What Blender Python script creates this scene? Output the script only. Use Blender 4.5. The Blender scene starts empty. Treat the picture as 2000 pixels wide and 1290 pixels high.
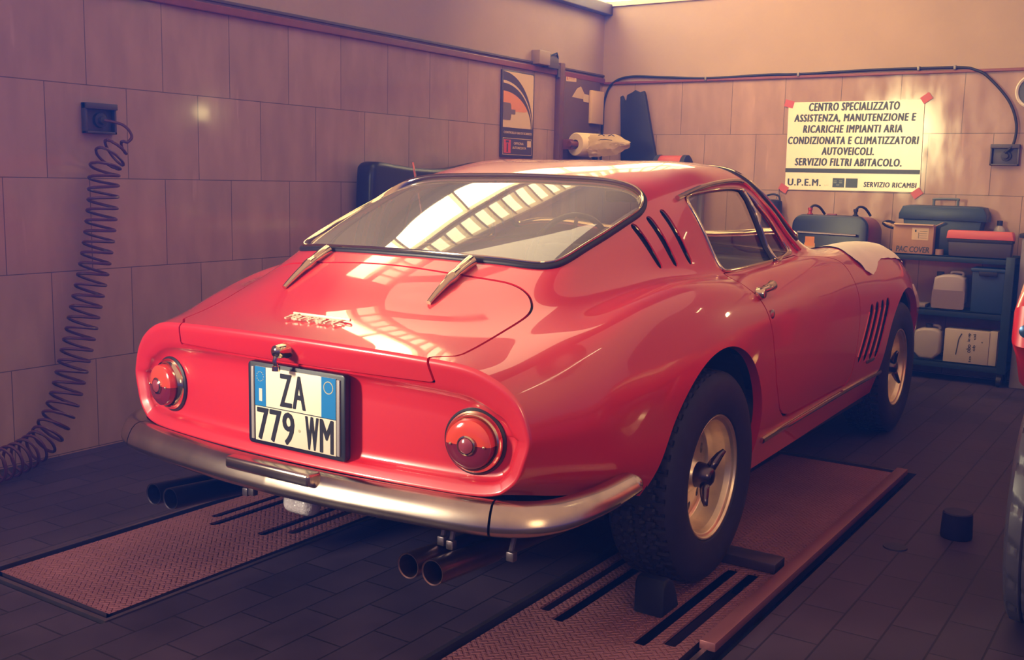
import bpy, bmesh, math, random
import numpy as np
from mathutils import Vector, Matrix

random.seed(7)
scene = bpy.context.scene
COL = scene.collection
PI = math.pi

# ---------------------------------------------------------------- camera, world, lights, exposure
cam_data = bpy.data.cameras.new('camera'); cam = bpy.data.objects.new('camera', cam_data); COL.objects.link(cam)
cam_data.sensor_width = 36.0; cam_data.lens = 2045.4/2000*36.0; cam_data.clip_start = .05
YAW, PITCH, ROLL = .5814, -.1435, .0225
fw = Vector((-math.sin(YAW)*math.cos(PITCH), math.cos(YAW)*math.cos(PITCH), math.sin(PITCH)))
r0 = Vector((math.cos(YAW), math.sin(YAW), 0)); u0 = r0.cross(fw)
rt = r0*math.cos(ROLL)+u0*math.sin(ROLL); up = u0*math.cos(ROLL)-r0*math.sin(ROLL)
mw = Matrix((rt, up, -fw)).transposed().to_4x4(); mw.translation = (1.9995, -2.899, 1.2031)
cam.matrix_world = mw
scene.camera = cam

scene.view_settings.view_transform = 'Standard'; scene.view_settings.look = 'None'
scene.view_settings.exposure = 0.0; scene.view_settings.gamma = 1.0; scene.view_settings.use_curve_mapping = False
scene.cycles.use_denoising = True
scene.cycles.max_bounces = 8; scene.cycles.transparent_max_bounces = 12
scene.cycles.sample_clamp_indirect = 6.0; scene.cycles.caustics_reflective = False; scene.cycles.caustics_refractive = False

world = bpy.data.worlds.new('world'); scene.world = world; world.use_nodes = True
wn = world.node_tree; bg = wn.nodes['Background']
# the hall around: dusky purple near the horizon, warm and brighter overhead
_tc = wn.nodes.new('ShaderNodeTexCoord'); _sp = wn.nodes.new('ShaderNodeSeparateXYZ'); _cr = wn.nodes.new('ShaderNodeValToRGB')
wn.links.new(_tc.outputs['Generated'], _sp.inputs[0]); wn.links.new(_sp.outputs[2], _cr.inputs['Fac']); wn.links.new(_cr.outputs['Color'], bg.inputs['Color'])
_cr.color_ramp.elements[0].position = .02; _cr.color_ramp.elements[0].color = (.12, .075, .50, 1)
_cr.color_ramp.elements[1].position = .55; _cr.color_ramp.elements[1].color = (1.08, .66, .56, 1)
bg.inputs['Strength'].default_value = .75

def area_light(name, loc, target, size, size_y, power, color, spread=180):
    d = bpy.data.lights.new(name, 'AREA'); d.shape = 'RECTANGLE'; d.size = size; d.size_y = size_y
    d.energy = power; d.color = color; d.spread = math.radians(spread)
    o = bpy.data.objects.new(name, d); COL.objects.link(o); o.location = loc
    o.rotation_euler = (Vector(target)-Vector(loc)).to_track_quat('-Z', 'Y').to_euler()
    return o
# daylight through the open workshop door behind the photographer
area_light('door_daylight', (-1.74, -4.2, 1.9), (.35, 0, 1.15), .40, .8, 35, (1, .92, .92), 60)
# weak fill added behind right to brighten floor, ramp and rims
area_light('right_rear_fill', (4.6, -4.2, 2.4), (1.1, -.3, .1), 1.2, 1.2, 6, (1, .74, .56), 70)
# daylight falling through the roof lights over the far left corner
area_light('roof_daylight', (-.6, 2.6, 3.25), (-.4, 4.2, 1.4), 1.6, 1.2, 39, (1, .64, .36), 140)
# added fill overhead that brightens the upper part of the left wall
area_light('left_wall_fill', (-.85, .7, 3.5), (-1.1, .7, 0), 1.2, 2.4, 24, (1, .80, .60))
# ---------------------------------------------------------------- helpers
def lin(c):
    return tuple(((v/255)/12.92 if v/255 <= .04045 else ((v/255+.055)/1.055)**2.4) for v in c)
MATS = {}
def mat(name, rgb, rough=.5, metal=0., coat=0., spec=.5, noise=0., nscale=8., bump=0., bscale=60., coat_rough=.03, emis=None, estr=0.):
    if name in MATS: return MATS[name]
    m = bpy.data.materials.new(name); m.use_nodes = True; nt = m.node_tree; b = nt.nodes['Principled BSDF']
    c = lin(rgb)
    b.inputs['Base Color'].default_value = (*c, 1); b.inputs['Roughness'].default_value = rough
    b.inputs['Metallic'].default_value = metal; b.inputs['Coat Weight'].default_value = coat
    b.inputs['Coat Roughness'].default_value = coat_rough; b.inputs['Specular IOR Level'].default_value = spec
    if emis: b.inputs['Emission Color'].default_value = (*lin(emis), 1); b.inputs['Emission Strength'].default_value = estr
    if noise or bump:
        tc = nt.nodes.new('ShaderNodeTexCoord')
    if noise:
        n = nt.nodes.new('ShaderNodeTexNoise'); n.inputs['Scale'].default_value = nscale; n.inputs['Detail'].default_value = 5
        r = nt.nodes.new('ShaderNodeMapRange'); r.inputs['From Min'].default_value = .3; r.inputs['From Max'].default_value = .7
        r.inputs['To Min'].default_value = 1-noise; r.inputs['To Max'].default_value = 1+noise
        mx = nt.nodes.new('ShaderNodeVectorMath'); mx.operation = 'SCALE'; mx.inputs[0].default_value = c
        nt.links.new(tc.outputs['Object'], n.inputs['Vector']); nt.links.new(n.outputs['Fac'], r.inputs['Value'])
        nt.links.new(r.outputs[0], mx.inputs['Scale']); nt.links.new(mx.outputs[0], b.inputs['Base Color'])
    if bump:
        n = nt.nodes.new('ShaderNodeTexNoise'); n.inputs['Scale'].default_value = bscale; n.inputs['Detail'].default_value = 3
        bp = nt.nodes.new('ShaderNodeBump'); bp.inputs['Strength'].default_value = bump; bp.inputs['Distance'].default_value = .01
        nt.links.new(tc.outputs['Object'], n.inputs['Vector']); nt.links.new(n.outputs['Fac'], bp.inputs['Height'])
        nt.links.new(bp.outputs[0], b.inputs['Normal'])
    MATS[name] = m
    return m
def node(nt, t, **k):
    n = nt.nodes.new(t)
    for a, v in k.items(): setattr(n, a, v)
    return n
def obj(name, me_or_bm, material=None, parent=None, smooth=True):
    if isinstance(me_or_bm, bmesh.types.BMesh):
        me = bpy.data.meshes.new(name); bmesh.ops.recalc_face_normals(me_or_bm, faces=me_or_bm.faces); me_or_bm.to_mesh(me); me_or_bm.free()
        if smooth:
            me.polygons.foreach_set('use_smooth', [True]*len(me.polygons)); me.set_sharp_from_angle(angle=math.radians(38))
    else: me = me_or_bm
    o = bpy.data.objects.new(name, me); COL.objects.link(o)
    if material is not None:
        for m in (material if isinstance(material, (list, tuple)) else [material]): me.materials.append(m)
    if parent is not None: o.parent = parent
    return o
def tag(o, label, cat, group=None):
    o['label'] = label; o['category'] = cat
    if group: o['group'] = group
    return o
def thing(name, label, cat, loc=(0, 0, 0), group=None):
    o = bpy.data.objects.new(name, None); COL.objects.link(o); o.location = loc; o.empty_display_size = .05
    return tag(o, label, cat, group)
def adopt(o, parent):
    # parent while staying at the same world place (parents are only translated)
    o.parent = parent; o.location = Vector(o.location)-Vector(parent.location)
    return o
def struct(name, bm, m):
    o = obj(name, bm, m, smooth=False); o['kind'] = 'structure'; return o
def NB(): return bmesh.new()
def merge(bm, other):
    me = bpy.data.meshes.new('tmp'); other.to_mesh(me); other.free(); bm.from_mesh(me); bpy.data.meshes.remove(me)
def box(bm, x0, x1, y0, y1, z0, z1, bev=0., seg=2, mi=0, rot=None):
    t = bmesh.new(); bmesh.ops.create_cube(t, size=1)
    for v in t.verts: v.co = Vector(((x0+x1)/2+v.co.x*(x1-x0), (y0+y1)/2+v.co.y*(y1-y0), (z0+z1)/2+v.co.z*(z1-z0)))
    if bev: bmesh.ops.bevel(t, geom=t.edges[:], offset=bev, segments=seg, affect='EDGES', profile=.5)
    if rot is not None:
        c = Vector(((x0+x1)/2, (y0+y1)/2, (z0+z1)/2)); bmesh.ops.rotate(t, verts=t.verts, cent=c, matrix=rot)
    for f in t.faces: f.material_index = mi
    merge(bm, t)
def prism(bm, pts, axis, a0, a1, bev=0., seg=2, mi=0):
    # pts: 2D outline in the other two axes (cyclic order of axes), extruded along axis from a0 to a1
    def P(p, a): return {0: (a, p[0], p[1]), 1: (p[0], a, p[1]), 2: (p[0], p[1], a)}[axis]
    t = bmesh.new(); A = [t.verts.new(P(p, a0)) for p in pts]; B = [t.verts.new(P(p, a1)) for p in pts]; n = len(pts)
    fa = t.faces.new(A); fb = t.faces.new(B[::-1])
    for i in range(n): t.faces.new((A[i], B[i], B[(i+1) % n], A[(i+1) % n]))
    bmesh.ops.recalc_face_normals(t, faces=t.faces)
    if bev:
        es = [e for e in t.edges if fa in e.link_faces or fb in e.link_faces]
        bmesh.ops.bevel(t, geom=es, offset=bev, segments=seg, affect='EDGES', profile=.5)
    for f in t.faces: f.material_index = mi
    merge(bm, t)
def lathe(bm, prof, center, axis=2, seg=48, mi=0, close=False):
    # prof: list of (r, h); axis: direction of h
    t = bmesh.new(); rings = []
    for r, h in prof:
        ring = []
        for k in range(seg if r > 1e-6 else 1):
            a = 2*PI*k/seg; c, s = r*math.cos(a), r*math.sin(a)
            q = {0: (h, c, s), 1: (s, h, c), 2: (c, s, h)}[axis]
            ring.append(t.verts.new(Vector(q)+Vector(center)))
        rings.append(ring)
    for A, B in zip(rings[:-1], rings[1:]):
        for k in range(seg):
            k2 = (k+1) % seg
            a = [A[k % len(A)], A[k2 % len(A)], B[k2 % len(B)], B[k % len(B)]]
            f = []
            for v in a:
                if v not in f: f.append(v)
            if len(f) > 2: t.faces.new(f)
    bmesh.ops.recalc_face_normals(t, faces=t.faces)
    for f in t.faces: f.material_index = mi
    merge(bm, t)
def catmull(P, n=8, closed=False):
    P = [Vector(p) for p in P]; out = []; N = len(P)
    for i in range(N if closed else N-1):
        g = lambda j: P[j % N] if closed else P[min(max(j, 0), N-1)]
        p0, p1, p2, p3 = g(i-1), g(i), g(i+1), g(i+2)
        for k in range(n):
            t = k/n
            out.append(.5*((2*p1)+(p2-p0)*t+(2*p0-5*p1+4*p2-p3)*t*t+(3*p1-p0-3*p2+p3)*t**3))
    if not closed: out.append(P[-1])
    return out
def tube(bm, P, r, seg=10, closed=False, cap=True, mi=0):
    P = [Vector(p) for p in P]; N = len(P); t = bmesh.new(); rings = []
    T = [((P[(i+1) % N]-P[i-1]) if closed else (P[min(i+1, N-1)]-P[max(i-1, 0)])).normalized() for i in range(N)]
    n = T[0].orthogonal().normalized()
    for i in range(N):
        n = (n-T[i]*n.dot(T[i])).normalized(); b = T[i].cross(n)
        rr = r[i] if isinstance(r, (list, tuple)) else r
        rings.append([t.verts.new(P[i]+rr*(math.cos(2*PI*k/seg)*n+math.sin(2*PI*k/seg)*b)) for k in range(seg)])
    for i in range(N if closed else N-1):
        A, B = rings[i], rings[(i+1) % N]
        for k in range(seg): t.faces.new((A[k], A[(k+1) % seg], B[(k+1) % seg], B[k]))
    if cap and not closed:
        t.faces.new(rings[0][::-1]); t.faces.new(rings[-1])
    bmesh.ops.recalc_face_normals(t, faces=t.faces)
    for f in t.faces: f.material_index = mi
    merge(bm, t)
def rrect(x0, x1, y0, y1, r, n=6):
    out = []
    for cx, cy, a0 in ((x1-r, y1-r, 0), (x0+r, y1-r, 90), (x0+r, y0+r, 180), (x1-r, y0+r, 270)):
        for k in range(n+1):
            a = math.radians(a0+90*k/n); out.append((cx+r*math.cos(a), cy+r*math.sin(a)))
    return out
def text_bm(bm, s, origin, ux, uy, w, h, depth=.001, bold=0., shear=0., mi=0, fat=0., space=1.):
    # lettering fitted to width w, height h, centred on origin; ux/uy: reading and up directions
    cu = bpy.data.curves.new('t', 'FONT'); cu.body = s; cu.offset = bold; cu.shear = shear; cu.resolution_u = 3; cu.space_character = space
    o = bpy.data.objects.new('t', cu); COL.objects.link(o)
    me = bpy.data.meshes.new_from_object(o.evaluated_get(bpy.context.evaluated_depsgraph_get()))
    bpy.data.objects.remove(o); bpy.data.curves.remove(cu)
    V = np.array([v.co[:] for v in me.vertices])
    lo, hi = V.min(0), V.max(0); ux = Vector(ux).normalized(); uy = Vector(uy).normalized(); nz = ux.cross(uy)
    sx = w/(hi[0]-lo[0]); sy = h/(hi[1]-lo[1])
    t = bmesh.new(); vs = []
    for v in V: vs.append(t.verts.new(Vector(origin)+ux*((v[0]-(lo[0]+hi[0])/2)*sx)+uy*((v[1]-(lo[1]+hi[1])/2)*sy)))
    for p in me.polygons:
        try: t.faces.new([vs[i] for i in p.vertices])
        except ValueError: pass
    bpy.data.meshes.remove(me)
    if fat:
        # heavier strokes: the glyphs repeated with small sideways shifts
        base = t.copy(); src = bpy.data.meshes.new('tmp'); base.to_mesh(src); base.free()
        for k, (dx, dy) in enumerate(((-1, 0), (-.5, .3), (.5, -.3), (1, 0), (0, .4), (0, -.4))):
            n0 = len(t.verts); t.from_mesh(src); t.verts.ensure_lookup_table()
            for v in t.verts[n0:]: v.co += ux*(fat*dx)+uy*(fat*dy)+nz*(.00006*(k+1))
        bpy.data.meshes.remove(src)
    if depth:
        r = bmesh.ops.extrude_face_region(t, geom=t.faces[:])
        bmesh.ops.translate(t, verts=[g for g in r['geom'] if isinstance(g, bmesh.types.BMVert)], vec=nz*depth)
    for f in t.faces: f.material_index = mi
    merge(bm, t)
def poly3(bm, P, mi=0):
    f = bm.faces.new([bm.verts.new(p) for p in P]); f.material_index = mi; return f
# ---------------------------------------------------------------- the workshop
XW, YB, ZC = -1.949, 4.291, 3.62
TILE = .386
def tile_mat(name, ax, off, rgb=(176, 146, 138)):
    m = bpy.data.materials.new(name); m.use_nodes = True; nt = m.node_tree; b = nt.nodes['Principled BSDF']; L = nt.links.new
    tc = node(nt, 'ShaderNodeTexCoord'); sp = node(nt, 'ShaderNodeSeparateXYZ'); cb = node(nt, 'ShaderNodeCombineXYZ')
    L(tc.outputs['Object'], sp.inputs[0]); L(sp.outputs[ax], cb.inputs[0]); L(sp.outputs[2], cb.inputs[1])
    mp = node(nt, 'ShaderNodeMapping'); mp.inputs['Location'].default_value = (off, -.007+TILE*4, 0); L(cb.outputs[0], mp.inputs[0])
    br = node(nt, 'ShaderNodeTexBrick'); br.offset = .5; br.offset_frequency = 2; br.squash = 1.0
    br.inputs['Scale'].default_value = 1; br.inputs['Brick Width'].default_value = TILE; br.inputs['Row Height'].default_value = TILE
    br.inputs['Mortar Size'].default_value = .0022; br.inputs['Mortar Smooth'].default_value = .3; br.inputs['Bias'].default_value = 0
    c = lin(rgb)
    br.inputs['Color1'].default_value = (*[v*.93 for v in c], 1); br.inputs['Color2'].default_value = (*[v*1.05 for v in c], 1)
    br.inputs['Mortar'].default_value = (*[v*.35 for v in c], 1)
    L(mp.outputs[0], br.inputs['Vector'])
    # faint vertical marble streaks
    mp2 = node(nt, 'ShaderNodeMapping'); mp2.inputs['Scale'].default_value = (5, 1.5, 1); L(cb.outputs[0], mp2.inputs[0])
    nz = node(nt, 'ShaderNodeTexNoise'); nz.inputs['Scale'].default_value = 2.2; nz.inputs['Detail'].default_value = 6; L(mp2.outputs[0], nz.inputs['Vector'])
    rp = node(nt, 'ShaderNodeMapRange'); rp.inputs['From Min'].default_value = .35; rp.inputs['From Max'].default_value = .75; rp.inputs['To Min'].default_value = .90; rp.inputs['To Max'].default_value = 1.12
    L(nz.outputs['Fac'], rp.inputs['Value'])
    mp3 = node(nt, 'ShaderNodeMapping'); mp3.inputs['Scale'].default_value = (22, 2.4, 1); mp3.inputs['Rotation'].default_value = (0, 0, .06); L(cb.outputs[0], mp3.inputs[0])
    n3 = node(nt, 'ShaderNodeTexNoise'); n3.inputs['Scale'].default_value = 1.0; n3.inputs['Detail'].default_value = 2; L(mp3.outputs[0], n3.inputs['Vector'])
    r3 = node(nt, 'ShaderNodeMapRange'); r3.inputs['From Min'].default_value = .68; r3.inputs['From Max'].default_value = .78; r3.inputs['To Min'].default_value = 0; r3.inputs['To Max'].default_value = .22
    L(n3.outputs['Fac'], r3.inputs['Value'])
    ad = node(nt, 'ShaderNodeMath', operation='ADD'); L(rp.outputs[0], ad.inputs[0]); L(r3.outputs[0], ad.inputs[1])
    sc = node(nt, 'ShaderNodeVectorMath', operation='SCALE'); L(br.outputs['Color'], sc.inputs[0]); L(ad.outputs[0], sc.inputs['Scale'])
    L(sc.outputs[0], b.inputs['Base Color'])
    rr = node(nt, 'ShaderNodeMapRange'); rr.inputs['From Min'].default_value = .3; rr.inputs['From Max'].default_value = .7; rr.inputs['To Min'].default_value = .05; rr.inputs['To Max'].default_value = .17; L(nz.outputs['Fac'], rr.inputs['Value']); L(rr.outputs[0], b.inputs['Roughness'])
    bp = node(nt, 'ShaderNodeBump'); bp.inputs['Strength'].default_value = .25; bp.inputs['Distance'].default_value = .002; bp.invert = True
    L(br.outputs['Fac'], bp.inputs['Height']); L(bp.outputs[0], b.inputs['Normal'])
    return m
M_TILE_L = tile_mat('pink stone tiles left', 1, -.033)
M_TILE_B = tile_mat('pink stone tiles back', 0, -.065)
M_PLASTER = mat('cream wall plaster', (176, 152, 138), .8, noise=.05, nscale=3, bump=.15, bscale=25)
M_CEIL = mat('ceiling boards', (120, 100, 95), .85, noise=.06)
M_REDTRIM = mat('oxblood painted trim', (128, 62, 66), .45, noise=.1, nscale=20)
M_BEAM = mat('dark painted beam', (92, 72, 70), .6, noise=.08)
M_GREYMET = mat('grey painted metal', (128, 120, 122), .4, metal=.3, noise=.06)
M_BLACK = mat('matt black', (26, 22, 38), .6)
M_RUBBER = mat('black rubber', (42, 37, 56), .6, spec=.22, noise=.12, nscale=30)
M_STEEL = mat('worn steel', (120, 108, 116), .38, metal=.9, noise=.12, nscale=14)
M_WHITE = mat('white plastic', (222, 214, 206), .4, noise=.03)
M_FRAMEW = mat('white painted window frame', (225, 210, 185), .5, noise=.04)

def floor_mat():
    m = bpy.data.materials.new('purple grey paving'); m.use_nodes = True; nt = m.node_tree; b = nt.nodes['Principled BSDF']; L = nt.links.new
    tc = node(nt, 'ShaderNodeTexCoord'); mp = node(nt, 'ShaderNodeMapping'); mp.inputs['Rotation'].default_value = (0, 0, PI/2); L(tc.outputs['Object'], mp.inputs[0])
    br = node(nt, 'ShaderNodeTexBrick'); br.offset = .5; br.inputs['Scale'].default_value = 1
    br.inputs['Brick Width'].default_value = .25; br.inputs['Row Height'].default_value = .125; br.inputs['Mortar Size'].default_value = .0035; br.inputs['Mortar Smooth'].default_value = .5
    c = lin((60, 46, 62))
    br.inputs['Color1'].default_value = (*[v*.8 for v in c], 1); br.inputs['Color2'].default_value = (*[v*1.15 for v in c], 1); br.inputs['Mortar'].default_value = (*[v*.3 for v in c], 1)
    L(mp.outputs[0], br.inputs['Vector'])
    nz = node(nt, 'ShaderNodeTexNoise'); nz.inputs['Scale'].default_value = 1.3; nz.inputs['Detail'].default_value = 7; nz.inputs['Roughness'].default_value = .65; L(tc.outputs['Object'], nz.inputs['Vector'])
    rp = node(nt, 'ShaderNodeMapRange'); rp.inputs['From Min'].default_value = .3; rp.inputs['From Max'].default_value = .7; rp.inputs['To Min'].default_value = .45; rp.inputs['To Max'].default_value = 1.5; L(nz.outputs['Fac'], rp.inputs['Value'])
    sc = node(nt, 'ShaderNodeVectorMath', operation='SCALE'); L(br.outputs['Color'], sc.inputs[0]); L(rp.outputs[0], sc.inputs['Scale']); L(sc.outputs[0], b.inputs['Base Color'])
    r2 = node(nt, 'ShaderNodeMapRange'); r2.inputs['To Min'].default_value = .42; r2.inputs['To Max'].default_value = .72; L(nz.outputs['Fac'], r2.inputs['Value']); L(r2.outputs[0], b.inputs['Roughness'])
    b.inputs['Specular IOR Level'].default_value = .3
    bp = node(nt, 'ShaderNodeBump'); bp.inputs['Strength'].default_value = .3; bp.inputs['Distance'].default_value = .003; bp.invert = True; L(br.outputs['Fac'], bp.inputs['Height']); L(bp.outputs[0], b.inputs['Normal'])
    return m
M_FLOOR = floor_mat()
M_PIT = mat('dark pit concrete', (44, 38, 48), .9, noise=.1)
PITS = [(-.962, -.362, -1.275, 1.66), (.455, 1.075, -1.33, 1.66)]
bm = NB(); xs = sorted({-1.949, 6.5, *[v for q in PITS for v in q[:2]]}); ys_ = sorted({-8, YB, *[v for q in PITS for v in q[2:]]})
for i in range(len(xs)-1):
    for j in range(len(ys_)-1):
        cx, cy = (xs[i]+xs[i+1])/2, (ys_[j]+ys_[j+1])/2
        if any(q[0] < cx < q[1] and q[2] < cy < q[3] for q in PITS): continue
        poly3(bm, [(xs[i], ys_[j], 0), (xs[i+1], ys_[j], 0), (xs[i+1], ys_[j+1], 0), (xs[i], ys_[j+1], 0)])
for a, b_, c, d in PITS:
    for P in ([(a, c, 0), (a, d, 0), (a, d, -.22), (a, c, -.22)], [(b_, c, 0), (b_, d, 0), (b_, d, -.22), (b_, c, -.22)], [(a, c, 0), (b_, c, 0), (b_, c, -.22), (a, c, -.22)],
              [(a, d, 0), (b_, d, 0), (b_, d, -.22), (a, d, -.22)], [(a, c, -.22), (b_, c, -.22), (b_, d, -.22), (a, d, -.22)]):
        poly3(bm, P, 1)
bmesh.ops.remove_doubles(bm, verts=bm.verts, dist=1e-5)
struct('floor', bm, [M_FLOOR, M_PIT])
def wall_quad(bm, axis, c, a0, a1, z0, z1, mi, t=.12, sgn=1):
    if axis == 0: box(bm, c-t if sgn > 0 else c, c if sgn > 0 else c+t, a0, a1, z0, z1, mi=mi)
    else: box(bm, a0, a1, c, c+t, z0, z1, mi=mi)
bm = NB(); wall_quad(bm, 0, XW, -8, YB+.12, -.1, 1.94, 0); wall_quad(bm, 0, XW, -8, YB+.12, 1.94, 2.5, 1); wall_quad(bm, 0, XW, -8, YB+.12, 3.46, ZC, 1)
wall_quad(bm, 0, XW, -8, .3, 2.5, 3.46, 1); wall_quad(bm, 0, XW, .3, YB, 2.97, 3.01, 1)
struct('wall_left', bm, [M_TILE_L, M_PLASTER])
bm = NB(); wall_quad(bm, 1, YB, XW, 6.5, -.1, 1.93, 0); wall_quad(bm, 1, YB, XW, 6.5, 1.93, 2.5, 1); wall_quad(bm, 1, YB, XW, 6.5, 3.46, ZC, 1); wall_quad(bm, 1, YB, -.72, 6.5, 2.5, 3.46, 1); wall_quad(bm, 1, YB, XW, -.72, 2.97, 3.01, 1)
struct('wall_back', bm, [M_TILE_B, M_PLASTER])
bm = NB(); box(bm, XW-.12, 1.0, .25, YB+.12, ZC, ZC+.1)
struct('ceiling', bm, M_CEIL)
# trims and beam
bm = NB(); box(bm, XW, XW+.022, -8, YB, 1.934, 1.972, .004)
struct('trim_1', bm, M_REDTRIM)
bm = NB(); box(bm, XW, XW+.016, -8, YB, 1.985, 2.0, .003)
struct('trim_2', bm, M_BEAM)
bm = NB(); box(bm, XW+.02, 6.5, YB-.018, YB, 1.927, 1.945, .003)
struct('trim_3', bm, M_REDTRIM)
bm = NB(); box(bm, XW, XW+.07, -8, YB, 2.435, 2.515, .006)
struct('trim_4', bm, M_BEAM)
# clerestory glazing: ribbed translucent panes with daylight behind them
def pane_mat(name, strength):
    m = bpy.data.materials.new(name); m.use_nodes = True; nt = m.node_tree; b = nt.nodes['Principled BSDF']; L = nt.links.new
    b.inputs['Base Color'].default_value = (.8, .75, .6, 1); b.inputs['Roughness'].default_value = .4
    b.inputs['Emission Color'].default_value = (1, .88, .64, 1); b.inputs['Emission Strength'].default_value = strength
    return m
M_PANE = pane_mat('sunlit glazing', 10.0)
M_PANE2 = pane_mat('ribbed glazing', 4.0)
def glazing(name, axis, c, a0, a1, z0, z1, m, nrib, frame=M_FRAMEW):
    bm = NB(); n = 0
    def bar(p0, p1, q0, q1, d0, d1, mi):
        if axis == 0: box(bm, c+d0, c+d1, p0, p1, q0, q1, mi=mi)
        else: box(bm, p0, p1, c-d1, c-d0, q0, q1, mi=mi)
    bar(a0, a1, z0, z1, -.06, -.05, 0)
    for k in range(nrib+1):
        a = a0+(a1-a0)*k/nrib; bar(a-.014, a+.014, z0, z1, -.05, .0, 1)
    bar(a0, a1, z0, z0+.035, -.05, .02, 1); bar(a0, a1, z1-.035, z1, -.05, .02, 1)
    o = obj(name, bm, [m, frame], smooth=False); o['kind'] = 'structure'
glazing('window_1', 0, XW, .3, YB, 2.515, 2.97, M_PANE, 5)
glazing('window_2', 0, XW, .3, YB, 3.01, 3.46, M_PANE2, 20)
glazing('window_3', 1, YB, XW, -.72, 2.5, 2.97, M_PANE, 2)
glazing('window_4', 1, YB, XW, -.72, 3.01, 3.46, M_PANE2, 6)
# thin haze volume, added to lift the dark tones towards blue
bm = NB(); box(bm, -2.6, 7.0, -9.0, 5.2, -.6, 4.4)
m = bpy.data.materials.new('thin haze'); m.use_nodes = True; nt = m.node_tree
for n in list(nt.nodes):
    if n.type == 'BSDF_PRINCIPLED': nt.nodes.remove(n)
vs = node(nt, 'ShaderNodeVolumeScatter'); vs.inputs['Color'].default_value = (.03, .13, 1, 1); vs.inputs['Density'].default_value = .062; vs.inputs['Anisotropy'].default_value = .2
nt.links.new(vs.outputs[0], [n for n in nt.nodes if n.type == 'OUTPUT_MATERIAL'][0].inputs['Volume'])
hz = obj('tone_lift_haze', bm, m, smooth=False); hz['kind'] = 'stuff'; tag(hz, 'thin bluish haze added throughout the workshop to lift dark tones', 'haze')

bm = NB(); box(bm, XW, 6.4, .42, .58, 3.48, 3.6)
struct('trim_5', bm, M_BEAM)
M_TUBE = mat('lit fluorescent tube', (255, 250, 240), .4, emis=(255, 240, 214), estr=14)
def tube_lamp(loc, axis, ln, label):
    t = thing('tube_lamp', label, 'lamp', loc); d = Vector((0, 1, 0)) if axis == 1 else Vector((1, 0, 0))
    bm = NB(); tube(bm, [d*-ln/2, d*ln/2], .016, 12); obj('tube', bm, M_TUBE, t)
    w = .05; bm = NB()
    if axis == 1: box(bm, -w, w, -ln/2-.03, ln/2+.03, .03, .08, .005)
    else: box(bm, -ln/2-.03, ln/2+.03, .03, .066, -w, w, .005)
    for s in (-1, 1):
        c = d*(s*(ln/2+.012)); box(bm, c.x-.016, c.x+.016, c.y-.016, c.y+.05, c.z-.016, c.z+.05)
    if axis == 1: tube(bm, [(0, 0, .07), (0, 0, .20)], .01, 6)
    obj('housing', bm, M_WHITE, t)
tube_lamp((2.32, .5, 3.29), 1, .62, 'short fluorescent tube hung from the roof beam above the right side of the car')
tube_lamp((3.3, YB-.066, 2.98), 0, .4, 'short fluorescent tube fixed high on the back wall, right of the cabinet')

t = thing('bulkhead_lamp', 'small square bulkhead lamp on the back wall far right of the cabinet', 'lamp', (2.50, YB, 1.74))
bm = NB(); box(bm, -.07, .07, -.05, 0, -.02, .12, .008); obj('base', bm, M_WHITE, t)
bm = NB(); box(bm, -.055, .055, -.075, -.048, 0, .10, .01); obj('diffuser', bm, mat('lit lamp glass', (255, 246, 225), .4, emis=(255, 236, 205), estr=45), t)
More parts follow.
